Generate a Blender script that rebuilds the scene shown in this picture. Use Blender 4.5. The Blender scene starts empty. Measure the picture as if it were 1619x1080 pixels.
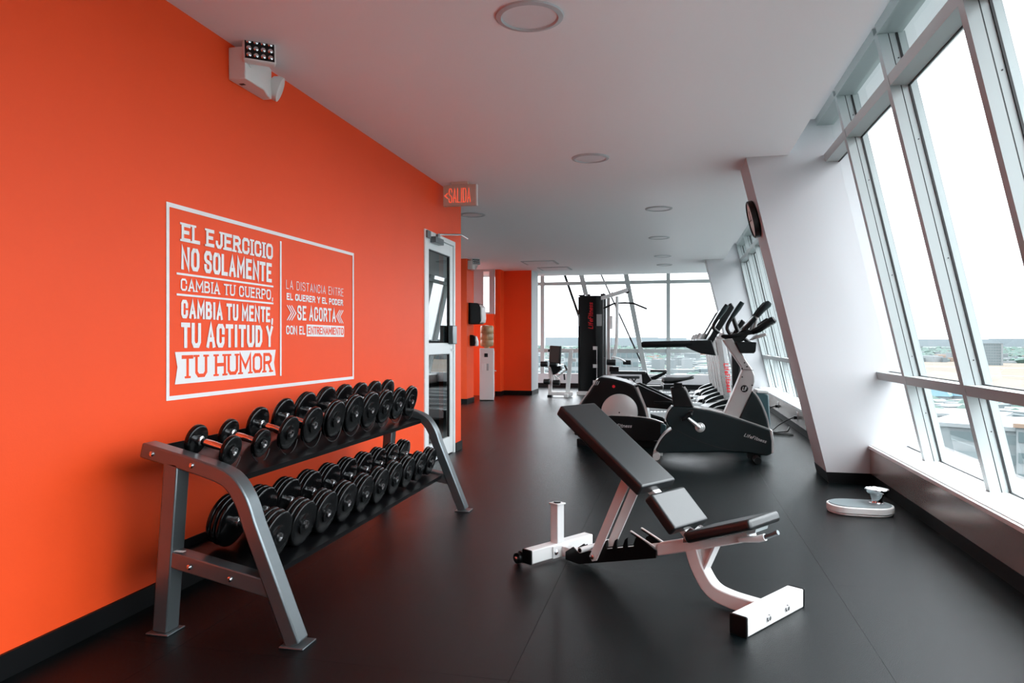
import bpy, bmesh, math, random
from math import sin, cos, pi, radians, atan2, sqrt
from mathutils import Vector, Matrix
random.seed(7)
S = bpy.context.scene
COL = S.collection

# ------------------------------------------------------------------ camera
F = 1140.0
TH = math.atan(255.5 / F)
CAMH = 1.10
cd = bpy.data.cameras.new('camera')
cd.sensor_fit = 'HORIZONTAL'; cd.sensor_width = 36.0
cd.lens = F / 1619.0 * 36.0
cd.clip_start = 0.05; cd.clip_end = 20000
cam = bpy.data.objects.new('camera', cd); COL.objects.link(cam)
cam.location = (0, 0, CAMH); cam.rotation_euler = (pi / 2, 0, TH)
S.camera = cam

# ------------------------------------------------------------------ light and exposure
S.view_settings.view_transform = 'Standard'
S.view_settings.look = 'None'
S.view_settings.gamma = 1.0
S.view_settings.use_curve_mapping = False
S.view_settings.exposure = 2.4
SKY = 1.0
S.cycles.max_bounces = 14; S.cycles.diffuse_bounces = 9; S.cycles.glossy_bounces = 6; S.cycles.transparent_max_bounces = 24
w = bpy.data.worlds.new('overcast_sky'); S.world = w; w.use_nodes = True
nt = w.node_tree; nt.nodes.clear()
n_o = nt.nodes.new('ShaderNodeOutputWorld'); n_b = nt.nodes.new('ShaderNodeBackground')
n_t = nt.nodes.new('ShaderNodeTexCoord'); n_s = nt.nodes.new('ShaderNodeSeparateXYZ')
n_r = nt.nodes.new('ShaderNodeValToRGB')
nt.links.new(n_t.outputs['Generated'], n_s.inputs[0]); nt.links.new(n_s.outputs['Z'], n_r.inputs[0])
nt.links.new(n_r.outputs[0], n_b.inputs[0]); nt.links.new(n_b.outputs[0], n_o.inputs[0])
n_b.inputs[1].default_value = SKY
r = n_r.color_ramp
r.elements[0].position = 0.0; r.elements[0].color = (.74, .80, .86, 1)
r.elements[1].position = 1.0; r.elements[1].color = (2.3, 2.35, 2.45, 1)
e = r.elements.new(0.06); e.color = (.83, .85, .91, 1)
e = r.elements.new(0.4); e.color = (1.3, 1.34, 1.42, 1)

# ------------------------------------------------------------------ materials
MATS = {}
def mat(name, col, rough=.5, metal=0., spec=.5, bump=0., bscale=60., var=0., vscale=6., emis=None, coat=0.):
    m = bpy.data.materials.new(name); m.use_nodes = True
    nt = m.node_tree; b = nt.nodes['Principled BSDF']
    b.inputs['Base Color'].default_value = (*col, 1)
    b.inputs['Roughness'].default_value = rough
    b.inputs['Metallic'].default_value = metal
    b.inputs['Specular IOR Level'].default_value = spec
    b.inputs['Coat Weight'].default_value = coat
    b.inputs['Coat Roughness'].default_value = .08
    tc = nt.nodes.new('ShaderNodeTexCoord')
    if var:
        n = nt.nodes.new('ShaderNodeTexNoise'); n.inputs['Scale'].default_value = vscale; n.inputs['Detail'].default_value = 4
        nt.links.new(tc.outputs['Object'], n.inputs['Vector'])
        rp = nt.nodes.new('ShaderNodeValToRGB')
        rp.color_ramp.elements[0].position = .3; rp.color_ramp.elements[1].position = .7
        rp.color_ramp.elements[0].color = (*[c * (1 - var) for c in col], 1)
        rp.color_ramp.elements[1].color = (*[min(1, c * (1 + var)) for c in col], 1)
        nt.links.new(n.outputs['Fac'], rp.inputs[0]); nt.links.new(rp.outputs[0], b.inputs['Base Color'])
    if bump:
        n = nt.nodes.new('ShaderNodeTexNoise'); n.inputs['Scale'].default_value = bscale; n.inputs['Detail'].default_value = 3
        nt.links.new(tc.outputs['Object'], n.inputs['Vector'])
        bp = nt.nodes.new('ShaderNodeBump'); bp.inputs['Strength'].default_value = bump; bp.inputs['Distance'].default_value = .002
        nt.links.new(n.outputs['Fac'], bp.inputs['Height']); nt.links.new(bp.outputs[0], b.inputs['Normal'])
    if emis:
        b.inputs['Emission Color'].default_value = (*emis[0], 1); b.inputs['Emission Strength'].default_value = emis[1]
    MATS[name] = m
    return m

def glassmat(name, tint, ior):
    m = bpy.data.materials.new(name); m.use_nodes = True; nt = m.node_tree; nt.nodes.clear()
    o = nt.nodes.new('ShaderNodeOutputMaterial'); mx = nt.nodes.new('ShaderNodeMixShader')
    t = nt.nodes.new('ShaderNodeBsdfTransparent'); t.inputs[0].default_value = (*tint, 1)
    g = nt.nodes.new('ShaderNodeBsdfGlossy'); g.inputs['Roughness'].default_value = .0
    f = nt.nodes.new('ShaderNodeFresnel'); f.inputs[0].default_value = ior
    ge = nt.nodes.new('ShaderNodeNewGeometry'); mu = nt.nodes.new('ShaderNodeMath'); mu.operation = 'MULTIPLY'
    sb = nt.nodes.new('ShaderNodeMath'); sb.operation = 'SUBTRACT'; sb.inputs[0].default_value = 1.0
    nt.links.new(ge.outputs['Backfacing'], sb.inputs[1]); nt.links.new(sb.outputs[0], mu.inputs[0]); nt.links.new(f.outputs[0], mu.inputs[1])
    nt.links.new(mu.outputs[0], mx.inputs[0]); nt.links.new(t.outputs[0], mx.inputs[1]); nt.links.new(g.outputs[0], mx.inputs[2])
    nt.links.new(mx.outputs[0], o.inputs[0]); MATS[name] = m
    return m

mat('orange_paint', (.95, .080, .011), .55, spec=.35, bump=.15, bscale=180, var=.02, vscale=2)
mat('white_paint', (.50, .505, .52), .6, spec=.3, bump=.1, bscale=150)
mat('ceiling_paint', (.90, .885, .90), .8, spec=.1)
mat('window_frame', (.38, .42, .42), .38, spec=.5)
mat('white_door', (.80, .84, .84), .35)
mat('sill_metal', (.50, .45, .42), .26, metal=.75)
mat('rubber_floor', (.0018, .0040, .0046), .27, spec=.24, bump=1., bscale=260, var=.25, vscale=3)
mat('underlay', (.006, .008, .008), .7)
mat('black_base', (.003, .0035, .004), .45, spec=.2)
mat('rear_wall', (.10, .095, .095), .8)
mat('gasket', (.004, .004, .005), .5)
mat('grey_metal', (.17, .195, .205), .28, metal=.75, spec=.5, bump=.1, bscale=90)
mat('bolt_metal', (.75, .75, .76), .22, metal=1.)
mat('chrome', (.80, .82, .84), .08, metal=1.)
mat('rubber_black', (.003, .0032, .0035), .17, spec=.32)
mat('shelf_black', (.003, .003, .0035), .30, spec=.2)
mat('black_plastic', (.004, .005, .0055), .30, spec=.3)
mat('dark_plastic', (.006, .014, .016), .35, spec=.35, var=.06)
mat('black_vinyl', (.005, .007, .008), .36, spec=.75, coat=.0, bump=.12, bscale=160)
mat('brown_vinyl', (.06, .035, .03), .5)
mat('white_enamel', (.82, .82, .81), .28, spec=.55, bump=.05, bscale=60)
mat('silver_plastic', (.52, .51, .50), .34, metal=.35)
mat('brushed_silver', (.62, .60, .59), .26, metal=.75)
mat('bright_trim', (.72, .74, .73), .25, metal=.4)
mat('teal_box', (.02, .06, .07), .4)
mat('white_vinyl_film', (.86, .86, .86), .5)
mat('white_plastic', (.78, .77, .75), .4)
mat('led_black', (.01, .012, .012), .1, metal=.2)
mat('sign_plastic', (.62, .48, .40), .4)
mat('sign_red', (1., .16, .08), .4, emis=((1., .12, .05), .14))  # faint glow added so the unlit letters stay legible
mat('lamp_cover', (.80, .78, .80), .45)
mat('red_print', (.75, .02, .03), .4)
mat('grey_print', (.62, .64, .64), .4)
mat('cooler_white', (.80, .78, .77), .35)
mat('bottle_brown', (.50, .32, .16), .25, var=.35, vscale=9)
mat('clock_face', (.72, .66, .62), .5)
mat('slate_mat', (.16, .20, .21), .5)
mat('belt', (.03, .032, .034), .45)
mat('deck_grey', (.55, .58, .59), .35)
mat('screen_grey', (.40, .45, .46), .2)
mat('concrete', (.60, .60, .58), .8)
mat('city_white', (.135, .15, .155), .8)
mat('city_pale', (.095, .11, .115), .8)
mat('city_grey', (.07, .09, .097), .8)
mat('city_tan', (.16, .11, .08), .8)
mat('city_red', (.12, .08, .07), .8)
mat('city_glass', (.06, .082, .087), .3, spec=.4)
mat('city_tree', (.03, .056, .047), .9, var=.3, vscale=.05)
mat('roof_blue', (.12, .22, .26), .6)
mat('field', (.080, .062, .043), .95, var=.18, vscale=.012)
mat('runway', (.10, .10, .097), .9)
mat('city_ground', (.055, .07, .067), .95, var=.35, vscale=.02)
mat('hills', (.135, .16, .172), .95)  # pale blue-grey holds the distance haze in the colour
glassmat('window_glass', (.955, .975, .97), 1.25)
glassmat('door_glass', (.55, .60, .60), 3.4)
glassmat('clear_glass', (.93, .95, .95), 1.4)

# ------------------------------------------------------------------ mesh builder
class MB:
    def __init__(s): s.bm = bmesh.new()
    def _mx(s, vs, M):
        for v in vs: v.co = M @ v.co
    def box(s, a, b, M=None):
        x0, y0, z0 = a; x1, y1, z1 = b
        vs = [s.bm.verts.new(p) for p in ((x0,y0,z0),(x1,y0,z0),(x1,y1,z0),(x0,y1,z0),(x0,y0,z1),(x1,y0,z1),(x1,y1,z1),(x0,y1,z1))]
        for f in ((0,3,2,1),(4,5,6,7),(0,1,5,4),(1,2,6,5),(2,3,7,6),(3,0,4,7)): s.bm.faces.new([vs[i] for i in f])
        if M is not None: s._mx(vs, M)
        return s
    def cbox(s, c, d, M=None):
        return s.box([c[i]-d[i]/2 for i in range(3)], [c[i]+d[i]/2 for i in range(3)], M)
    def prism(s, pts, a, b, pl='XZ', M=None):
        def mk(p, t):
            if pl == 'XZ': return (p[0], t, p[1])
            if pl == 'YZ': return (t, p[0], p[1])
            return (p[0], p[1], t)
        va = [s.bm.verts.new(mk(p, a)) for p in pts]; vb = [s.bm.verts.new(mk(p, b)) for p in pts]
        n = len(pts)
        s.bm.faces.new(va); s.bm.faces.new(vb[::-1])
        for i in range(n): s.bm.faces.new([va[i], vb[i], vb[(i+1) % n], va[(i+1) % n]])
        if M is not None: s._mx(va+vb, M)
        return s
    def tube(s, pts, r, n=10, caps=True, M=None):
        pts = [Vector(p) for p in pts]; rs = r if isinstance(r, (list, tuple)) else [r]*len(pts)
        rings = []; prev = None
        for i, p in enumerate(pts):
            if i == 0: t = pts[1]-p
            elif i == len(pts)-1: t = p-pts[i-1]
            else: t = (pts[i+1]-p).normalized()+(p-pts[i-1]).normalized()
            t.normalize()
            if prev is None:
                ref = Vector((0,0,1)) if abs(t.z) < .9 else Vector((1,0,0))
                u = t.cross(ref).normalized()
            else:
                u = (prev - t*prev.dot(t)).normalized()
            prev = u; v = t.cross(u)
            rings.append([s.bm.verts.new(p+(u*cos(2*pi*k/n)+v*sin(2*pi*k/n))*rs[i]) for k in range(n)])
        for a, b in zip(rings, rings[1:]):
            for k in range(n): s.bm.faces.new([a[k], a[(k+1) % n], b[(k+1) % n], b[k]])
        if caps: s.bm.faces.new(rings[0][::-1]); s.bm.faces.new(rings[-1])
        if M is not None: s._mx([v for q in rings for v in q], M)
        return s
    def cyl(s, a, b, r, n=16, M=None): return s.tube([a, b], r, n, M=M)
    def lathe(s, prof, n=24, axis='Z', c=(0,0,0), M=None):
        rings = []
        for (rr, h) in prof:
            ring = []
            for k in range(n):
                a = 2*pi*k/n; x, y = rr*cos(a), rr*sin(a)
                p = {'Z': (x, y, h), 'X': (h, x, y), 'Y': (x, h, y)}[axis]
                ring.append(s.bm.verts.new((p[0]+c[0], p[1]+c[1], p[2]+c[2])))
            rings.append(ring)
        for a, b in zip(rings, rings[1:]):
            for k in range(n): s.bm.faces.new([a[k], a[(k+1) % n], b[(k+1) % n], b[k]])
        s.bm.faces.new(rings[0][::-1]); s.bm.faces.new(rings[-1])
        if M is not None: s._mx([v for q in rings for v in q], M)
        return s
    def rbar(s, pts, wd, th, plane_y, M=None):
        """flat bar of width wd (in Y) and thickness th following an XZ polyline, centred on plane_y"""
        L = offset(pts, th/2); R = offset(pts, -th/2)
        return s.prism(L+R[::-1], plane_y-wd/2, plane_y+wd/2, 'XZ', M)

def offset(pts, d):
    out = []
    n = len(pts)
    for i, p in enumerate(pts):
        if i == 0: t0 = t1 = norm2(pts[0], pts[1])
        elif i == n-1: t0 = t1 = norm2(pts[-2], pts[-1])
        else: t0 = norm2(pts[i-1], p); t1 = norm2(p, pts[i+1])
        nx, ny = -(t0[1]+t1[1]), (t0[0]+t1[0]); l = sqrt(nx*nx+ny*ny) or 1
        nx /= l; ny /= l
        c = max(.45, nx*-t0[1]+ny*t0[0])
        out.append((p[0]+nx*d/c, p[1]+ny*d/c))
    return out
def norm2(a, b):
    l = math.hypot(b[0]-a[0], b[1]-a[1]) or 1
    return ((b[0]-a[0])/l, (b[1]-a[1])/l)
def bez(p, n=8):
    """smooth (Catmull-Rom) resample of a polyline of tuples"""
    P = [p[0]]+list(p)+[p[-1]]; out = []
    for i in range(1, len(P)-2):
        for k in range(n):
            t = k/n; q = []
            for j in range(len(p[0])):
                a, b, c, d = P[i-1][j], P[i][j], P[i+1][j], P[i+2][j]
                q.append(.5*((2*b)+(-a+c)*t+(2*a-5*b+4*c-d)*t*t+(-a+3*b-3*c+d)*t**3))
            out.append(tuple(q))
    out.append(tuple(p[-1])); return out

LOGO = {'lettering', 'badge_letters'}
def obj(name, B, m, parent=None, loc=(0,0,0), rot=None, bevel=0, seg=2, smooth=True, ang=35):
    bmesh.ops.recalc_face_normals(B.bm, faces=B.bm.faces[:])
    me = bpy.data.meshes.new(name); B.bm.to_mesh(me); B.bm.free()
    o = bpy.data.objects.new(name, me); COL.objects.link(o)
    me.materials.append(MATS[m]); o.location = loc
    if rot: o.rotation_euler = rot
    if parent is not None: o.parent = parent
    if name in LOGO: o['kind'] = 'stuff'
    if bevel:
        b = o.modifiers.new('bevel', 'BEVEL'); b.width = bevel; b.segments = seg; b.limit_method = 'ANGLE'; b.angle_limit = radians(30)
    if smooth:
        me.shade_smooth()
        me.set_sharp_from_angle(angle=radians(ang))
    return o
def tag(o, label, cat=None, group=None, kind=None):
    if label: o['label'] = label
    if cat: o['category'] = cat
    if group: o['group'] = group
    if kind: o['kind'] = kind
    return o
def thing(name, label, cat, loc=(0,0,0), rz=0., group=None):
    o = bpy.data.objects.new(name, None); COL.objects.link(o); o.empty_display_size = .1
    o.location = loc; o.rotation_euler = (0, 0, rz)
    return tag(o, label, cat, group)
def struct_empty(name, label=None, loc=(0,0,0)):
    o = bpy.data.objects.new(name, None); COL.objects.link(o); o.empty_display_size = .1
    o.location = loc; o['kind'] = 'structure'
    if label: o['label'] = label
    return o
def struct(name, B, m, label=None, **k):
    o = obj(name, B, m, **k); o['kind'] = 'structure'
    if label: o['label'] = label
    return o
def copy_tree(o, parent=None):
    c = o.copy(); COL.objects.link(c)
    if parent is not None: c.parent = parent
    for ch in [q for q in bpy.data.objects if q.parent is o]: copy_tree(ch, c)
    return c

# ------------------------------------------------------------------ stroke lettering
G = {
 'A': ([[(0,0),(.5,1),(1,0)],[(.18,.3),(.82,.3)]], 1., [(0,0),(1,0)]),
 'B': ([[(0,0),(0,1),(.7,1),(.93,.86),(.93,.66),(.7,.53),(0,.53)],[(.7,.53),(1,.4),(1,.13),(.75,0),(0,0)]], .95, []),
 'C': ([[(1,.68),(1,.84),(.78,1),(.22,1),(0,.84),(0,.16),(.22,0),(.78,0),(1,.16),(1,.32)]], .95, []),
 'D': ([[(0,0),(0,1),(.7,1),(1,.8),(1,.2),(.7,0),(0,0)]], .95, []),
 'E': ([[(1,1),(0,1),(0,0),(1,0)],[(0,.52),(.8,.52)]], .85, [(0,0),(0,1)]),
 'H': ([[(0,0),(0,1)],[(1,0),(1,1)],[(0,.52),(1,.52)]], 1., [(0,0),(0,1),(1,0),(1,1)]),
 'I': ([[(.5,0),(.5,1)]], .12, [(.5,0),(.5,1)]),
 'J': ([[(.9,1),(.9,.2),(.65,0),(.25,0),(0,.2),(0,.3)]], .8, [(.9,1)]),
 'L': ([[(0,1),(0,0),(1,0)]], .78, [(0,0),(0,1)]),
 'M': ([[(0,0),(0,1),(.5,.3),(1,1),(1,0)]], 1.25, [(0,0),(1,0)]),
 'N': ([[(0,0),(0,1),(1,0),(1,1)]], 1., [(0,0),(1,1)]),
 'O': ([[(.5,1),(.22,1),(0,.82),(0,.18),(.22,0),(.78,0),(1,.18),(1,.82),(.78,1),(.5,1)]], 1., []),
 'P': ([[(0,0),(0,1),(.75,1),(1,.86),(1,.6),(.75,.46),(0,.46)]], .9, [(0,0)]),
 'Q': ([[(.5,1),(.22,1),(0,.82),(0,.18),(.22,0),(.78,0),(1,.18),(1,.82),(.78,1),(.5,1)],[(.6,.25),(1,-.05)]], 1., []),
 'R': ([[(0,0),(0,1),(.72,1),(.96,.86),(.96,.64),(.72,.5),(0,.5)],[(.55,.5),(1,0)]], .95, [(0,0),(1,0)]),
 'S': ([[(1,.74),(1,.86),(.78,1),(.22,1),(0,.86),(0,.66),(.2,.54),(.8,.46),(1,.34),(1,.14),(.78,0),(.22,0),(0,.14),(0,.26)]], .95, []),
 'T': ([[(0,1),(1,1)],[(.5,1),(.5,0)]], .9, [(.5,0)]),
 'U': ([[(0,1),(0,.18),(.22,0),(.78,0),(1,.18),(1,1)]], 1., [(0,1),(1,1)]),
 'Y': ([[(0,1),(.5,.48),(1,1)],[(.5,.48),(.5,0)]], 1., [(0,1),(1,1),(.5,0)]),
 ',': ([[(.6,.1),(.2,-.18)]], .2, []),
 '<': ([[(1,.9),(0,.5),(1,.1)]], .6, []),
 'F': ([[(1,1),(0,1),(0,0)],[(0,.52),(.8,.52)]], .85, [(0,0)]),
 'i': ([[(.5,0),(.5,.62)],[(.5,.8),(.5,.92)]], .15, []),
 'f': ([[(.9,1),(.5,.95),(.35,.8),(.35,0)],[(0,.6),(.85,.6)]], .6, []),
 'e': ([[(.05,.33),(1,.33),(.95,.55),(.6,.64),(.2,.58),(0,.35),(.15,.08),(.5,0),(.95,.08)]], .75, []),
 't': ([[(.4,.95),(.4,.15),(.6,0),(.9,.03)],[(0,.62),(.85,.62)]], .55, []),
 'n': ([[(0,0),(0,.64)],[(0,.45),(.4,.64),(.85,.6),(1,.4),(1,0)]], .75, []),
 's': ([[(.95,.56),(.5,.65),(.05,.52),(.15,.36),(.85,.28),(.95,.12),(.5,0),(0,.08)]], .65, []),
}
def lettering(B, text, u0, u1, v0, v1, wd, put, slab=False, gap=None, slant=0., th=.0015, each=None):
    """thick stroke letters laid into u0..u1, v0..v1; put(u, v, h) -> 3D point"""
    gap = gap if gap is not None else wd*.55
    adv = [(.45 if ch == ' ' else G[ch][1]) for ch in text]
    fixed = sum(0 if ch == ' ' else wd for ch in text)+gap*(len(text)-1)
    k = ((u1-u0)-fixed)/sum(adv)
    u = u0
    ht = v1-v0-wd
    hh_ = [0]
    def strip(pts):
        a = offset(pts, wd/2); b = offset(pts, -wd/2)
        for i in range(len(pts)-1):
            hh_[0] += 1; th_ = th*.6+.00009*(hh_[0] % 17)
            q = [a[i], a[i+1], b[i+1], b[i]]
            lo = [B.bm.verts.new(put(x, y, 0)) for x, y in q]; hi = [B.bm.verts.new(put(x, y, th_)) for x, y in q]
            B.bm.faces.new(hi)
            for j in range(4): B.bm.faces.new([lo[j], lo[(j+1) % 4], hi[(j+1) % 4], hi[j]])
    for ch, ad in zip(text, adv):
        if ch == ' ': u += ad*k+gap; continue
        W = ad*k
        if each is not None: B = MB(); each.append(B)
        def P(p): return (u+wd/2+p[0]*W+slant*(p[1]*ht), v0+wd/2+p[1]*ht)
        for st in G[ch][0]:
            pts = [P(p) for p in st]
            # extend free ends by half a stroke so that terminals reach the line box
            if ch not in 'OQ':
                t = norm2(pts[1], pts[0]); pts[0] = (pts[0][0]+t[0]*wd*.5, pts[0][1]+t[1]*wd*.5)
                t = norm2(pts[-2], pts[-1]); pts[-1] = (pts[-1][0]+t[0]*wd*.5, pts[-1][1]+t[1]*wd*.5)
            strip(pts)
        if slab:
            for sx, sy in G[ch][2]:
                x, y = P((sx, sy)); y += (wd*.5-wd*.28)*(1 if sy > .5 else -1)
                old = wd; hw = wd*1.15
                q = [(x-hw, y-wd*.28), (x+hw, y-wd*.28), (x+hw, y+wd*.28), (x-hw, y+wd*.28)]
                lo = [B.bm.verts.new(put(a, b, 0)) for a, b in q]; hi = [B.bm.verts.new(put(a, b, th*.6+.0017+.0001*sx)) for a, b in q]
                B.bm.faces.new(hi)
                for j in range(4): B.bm.faces.new([lo[j], lo[(j+1) % 4], hi[(j+1) % 4], hi[j]])
        u += W+wd+gap
    return B

# ================================================================== ROOM SHELL
WX = -2.134          # orange wall plane
WE = 7.12            # where the orange wall ends
CH = 2.57            # ceiling height
CE = .883            # right edge of the ceiling
YB, YF = -2.6, 17.2  # rear wall, far window wall
DY0, DY1, DH = 5.99, 6.89, 2.09
def GX(z): return 1.742-.2226*(z-.297)     # leaning glass plane
def IX(z): return GX(z)-.097               # inner face of the frames
SILL = .297; HEAD = 2.80

floor_o = struct('floor', MB().box((-5.4, YB, -.20), (2.0, YF+.1, -.012)), 'underlay', 'black rubber gym floor laid in square mats', smooth=False)
tmesh = None
tx0, ty0, TS = -5.4, YB, 1.22
for i in range(6):
    for j in range(17):
        x0 = tx0+i*TS; y0 = ty0+j*TS
        x1 = min(x0+TS, 1.96); y1 = min(y0+TS, YF+.05)
        if tmesh is None:
            o = obj('rubber_mat', MB().box((.0007, .0007, -.012), (TS-.0007, TS-.0007, 0)), 'rubber_floor', floor_o, smooth=False)
            tmesh = o.data
        elif x1-x0 > TS-.01 and y1-y0 > TS-.01:
            o = bpy.data.objects.new('rubber_mat', tmesh); COL.objects.link(o); o.parent = floor_o
        else:
            o = obj('rubber_mat', MB().box((.0007, .0007, -.012), (x1-x0-.0007, y1-y0-.0007, 0)), 'rubber_floor', floor_o, smooth=False)
        o.location = (x0, y0, 0)

b = MB().box((-5.4, YB, CH), (CE, 15.95, CH+.35)); b.box((-5.4, 15.95, CH+.25), (1.4, YF+.2, CH+.40))
b.box((CE, YB, CH+.27), (1.45, 15.95, CH+.40))
struct('ceiling', b, 'ceiling_paint', 'flat white ceiling with a raised pocket along the windows', smooth=False)

b = MB().box((WX-.16, YB, 0), (WX, DY0, CH)); b.box((WX-.16, DY1, 0), (WX, WE, CH)); b.box((WX-.16, DY0, DH), (WX, DY1, CH))
struct('wall_left', b, 'orange_paint', 'bright orange painted wall with white lettering', smooth=False)
b = MB().box((WX, YB, 0), (WX+.012, DY0-.02, .083)); b.box((WX, DY1+.03, 0), (WX+.012, WE+.012, .083)); b.box((WX-.16, WE, 0), (WX, WE+.012, .083))
struct('baseboard_left', b, 'black_base', 'black rubber skirting at the foot of the orange wall', smooth=False)
struct('wall_rear', MB().box((-5.4, YB-.15, 0), (2.2, YB, 3.0)), 'rear_wall', smooth=False)
# rooms beyond the orange wall
b = MB().box((-4.2, 4.6, 0), (-4.1, 7.0, CH)); b.box((-4.1, 4.6, 0), (WX-.16, 4.7, CH)); b.box((-5.4, 7.0, 0), (WX-.16, WE, CH))
struct('wall_side_room', b, 'rear_wall', smooth=False)
struct('wall_corridor', MB().box((-5.5, WE, 0), (-5.4, 14.2, .85)).box((-5.5, WE, 2.35), (-5.4, 14.2, CH+.3)), 'white_paint', smooth=False)
w6 = struct_empty('added_window_6', 'row of unseen windows added along the corridor to brighten the far end', (-5.45, 10.6, .85))  # added daylight source out of view, brightens the far ceiling and pier
for k in range(6):
    obj('mullion', MB().box((-.04, -3.48+k*1.4-.03, 0), (.04, -3.48+k*1.4+.03, 1.5)), 'window_frame', w6, smooth=False)
    if k < 5: obj('pane', MB().box((-.005, -3.45+k*1.4, 0), (.005, -2.11+k*1.4, 1.5)), 'window_glass', w6, smooth=False)
# orange walls of the recess
struct('wall_recess', MB().box((-5.4, 12.3, 0), (-3.58, 12.76, CH)), 'orange_paint', 'orange wall stub carrying the dispensers', smooth=False)
b = MB().box((-5.4, 12.288, 0), (-3.58, 12.3, .083)); b.box((-3.58, 12.288, 0), (-3.568, 12.76, .083))
struct('baseboard_recess', b, 'black_base', smooth=False)
b = MB().box((-5.4, 14.2, 0), (-3.56, 14.3, 1.66))
struct('wall_alcove', b, 'orange_paint', 'low orange wall behind the water cooler', smooth=False)
wa = struct_empty('window_4', 'white framed glazing above the low orange wall', (-4.4, 14.25, 1.66))
b = MB().box((-1., -.04, 0), (.84, .04, .04)); b.box((-1., -.04, .87), (.84, .04, .91)); b.box((.74, -.04, .04), (.84, .04, .87)); b.box((.40, -.03, .04), (.60, .03, .87))
obj('frame', b, 'white_paint', wa, smooth=False)
obj('pane', MB().box((-1., -.004, .04), (.40, .004, .87)), 'window_glass', wa, smooth=False)
obj('pane', MB().box((.60, -.004, .04), (.74, .004, .87)), 'window_glass', wa, smooth=False)
# big orange pier
struct('wall_pier', MB().box((-3.56, 14.3, 0), (-3.45, 15.3, CH+.1)).box((-3.45, 14.62, 0), (-2.87, 15.35, CH+.1)), 'orange_paint', 'broad orange pier with a white return beside the far windows', smooth=False)
struct('trim_1', MB().box((-2.87, 14.62, .083), (-2.862, 15.35, CH)), 'white_paint', smooth=False)
b = MB().box((-3.56, 14.288, 0), (-3.438, 14.3, .083)); b.box((-3.45, 14.30, 0), (-3.438, 14.62, .083)); b.box((-3.45, 14.608, 0), (-2.85, 14.62, .083)); b.box((-2.87, 14.62, 0), (-2.85, 15.35, .083))
struct('baseboard_pier', b, 'black_base', smooth=False)
struct('wall_far_left', MB().box((-5.4, 15.35, 0), (-3.45, 15.45, .9)), 'white_paint', smooth=False)
w7 = struct_empty('added_window_7', 'glazing added behind the alcove to let sky light through', (-4.4, 15.4, .9))  # added glazing, makes the alcove panes show white with sky
for x in (-.97, .0, .92): obj('mullion', MB().box((x-.03, -.04, 0), (x+.03, .04, CH-.65)), 'window_frame', w7, smooth=False)
for x in (-.94, .03): obj('pane', MB().box((x, -.004, 0), (x+.88, .004, CH-.65)), 'window_glass', w7, smooth=False)

# leaning columns
def lean_col(name, y0, y1, xb=1.184, xt=.563, label=None):
    k = (xt-xb)/CH
    z1 = 2.95; xr0 = GX(0)+.14; xr1 = GX(z1)+.14
    b = MB().prism([(xb+k*.083, .083), (xr0, .083), (xr1, z1), (xb+k*z1, z1)], y0, y1)
    o = struct(name, b, 'white_paint', label, smooth=False)
    struct('baseboard_'+name.split('_')[1], MB().prism([(xb-.006, 0), (xr0, 0), (xr0, .083), (xb+k*.083-.006, .083)], y0-.008, y1+.008), 'black_base', smooth=False)
lean_col('column_near', 6.02, 6.50, label='white leaning column between the window bays with a wall clock')
lean_col('column_far', 13.35, 13.85, label='white leaning column beyond the treadmills')

# sill along the right side
def sill(name, y0, y1):
    b = MB().prism([(1.47, .098), (1.50, .098), (1.50, SILL+.0), (1.98, SILL), (1.98, SILL-.05), (2.0, SILL+.02-.04), (2.0, SILL+.012), (1.462, SILL+.012), (1.462, SILL-.012), (1.47, SILL-.012)], y0, y1)
    return b
b = MB(); 
for y0, y1 in ((YB, 6.02), (6.50, 13.35), (13.85, YF)):
    b.box((1.475, y0, .085), (1.50, y1, SILL-.012)); 
struct('wall_right', b, 'sill_metal', 'low metal panel wall under the leaning windows', smooth=False)
b = MB()
for y0, y1 in ((YB, 6.02), (6.50, 13.35), (13.85, YF)):
    b.box((1.465, y0, SILL-.022), (1.98, y1, SILL)); b.box((1.485, y0, SILL), (1.505, y1, SILL+.006))
struct('trim_2', b, 'white_door', 'white window sill along the leaning windows', smooth=False)
b = MB()
for y0, y1 in ((YB, 6.01), (6.51, 13.34), (13.86, YF)):
    b.box((1.485, y0, 0), (1.50, y1, .085))
struct('baseboard_right', b, 'black_base', smooth=False)
struct('trim_3', MB().box((1.50, YB, -.2), (2.1, YF+.2, SILL-.03)), 'black_base', smooth=False)

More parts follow.
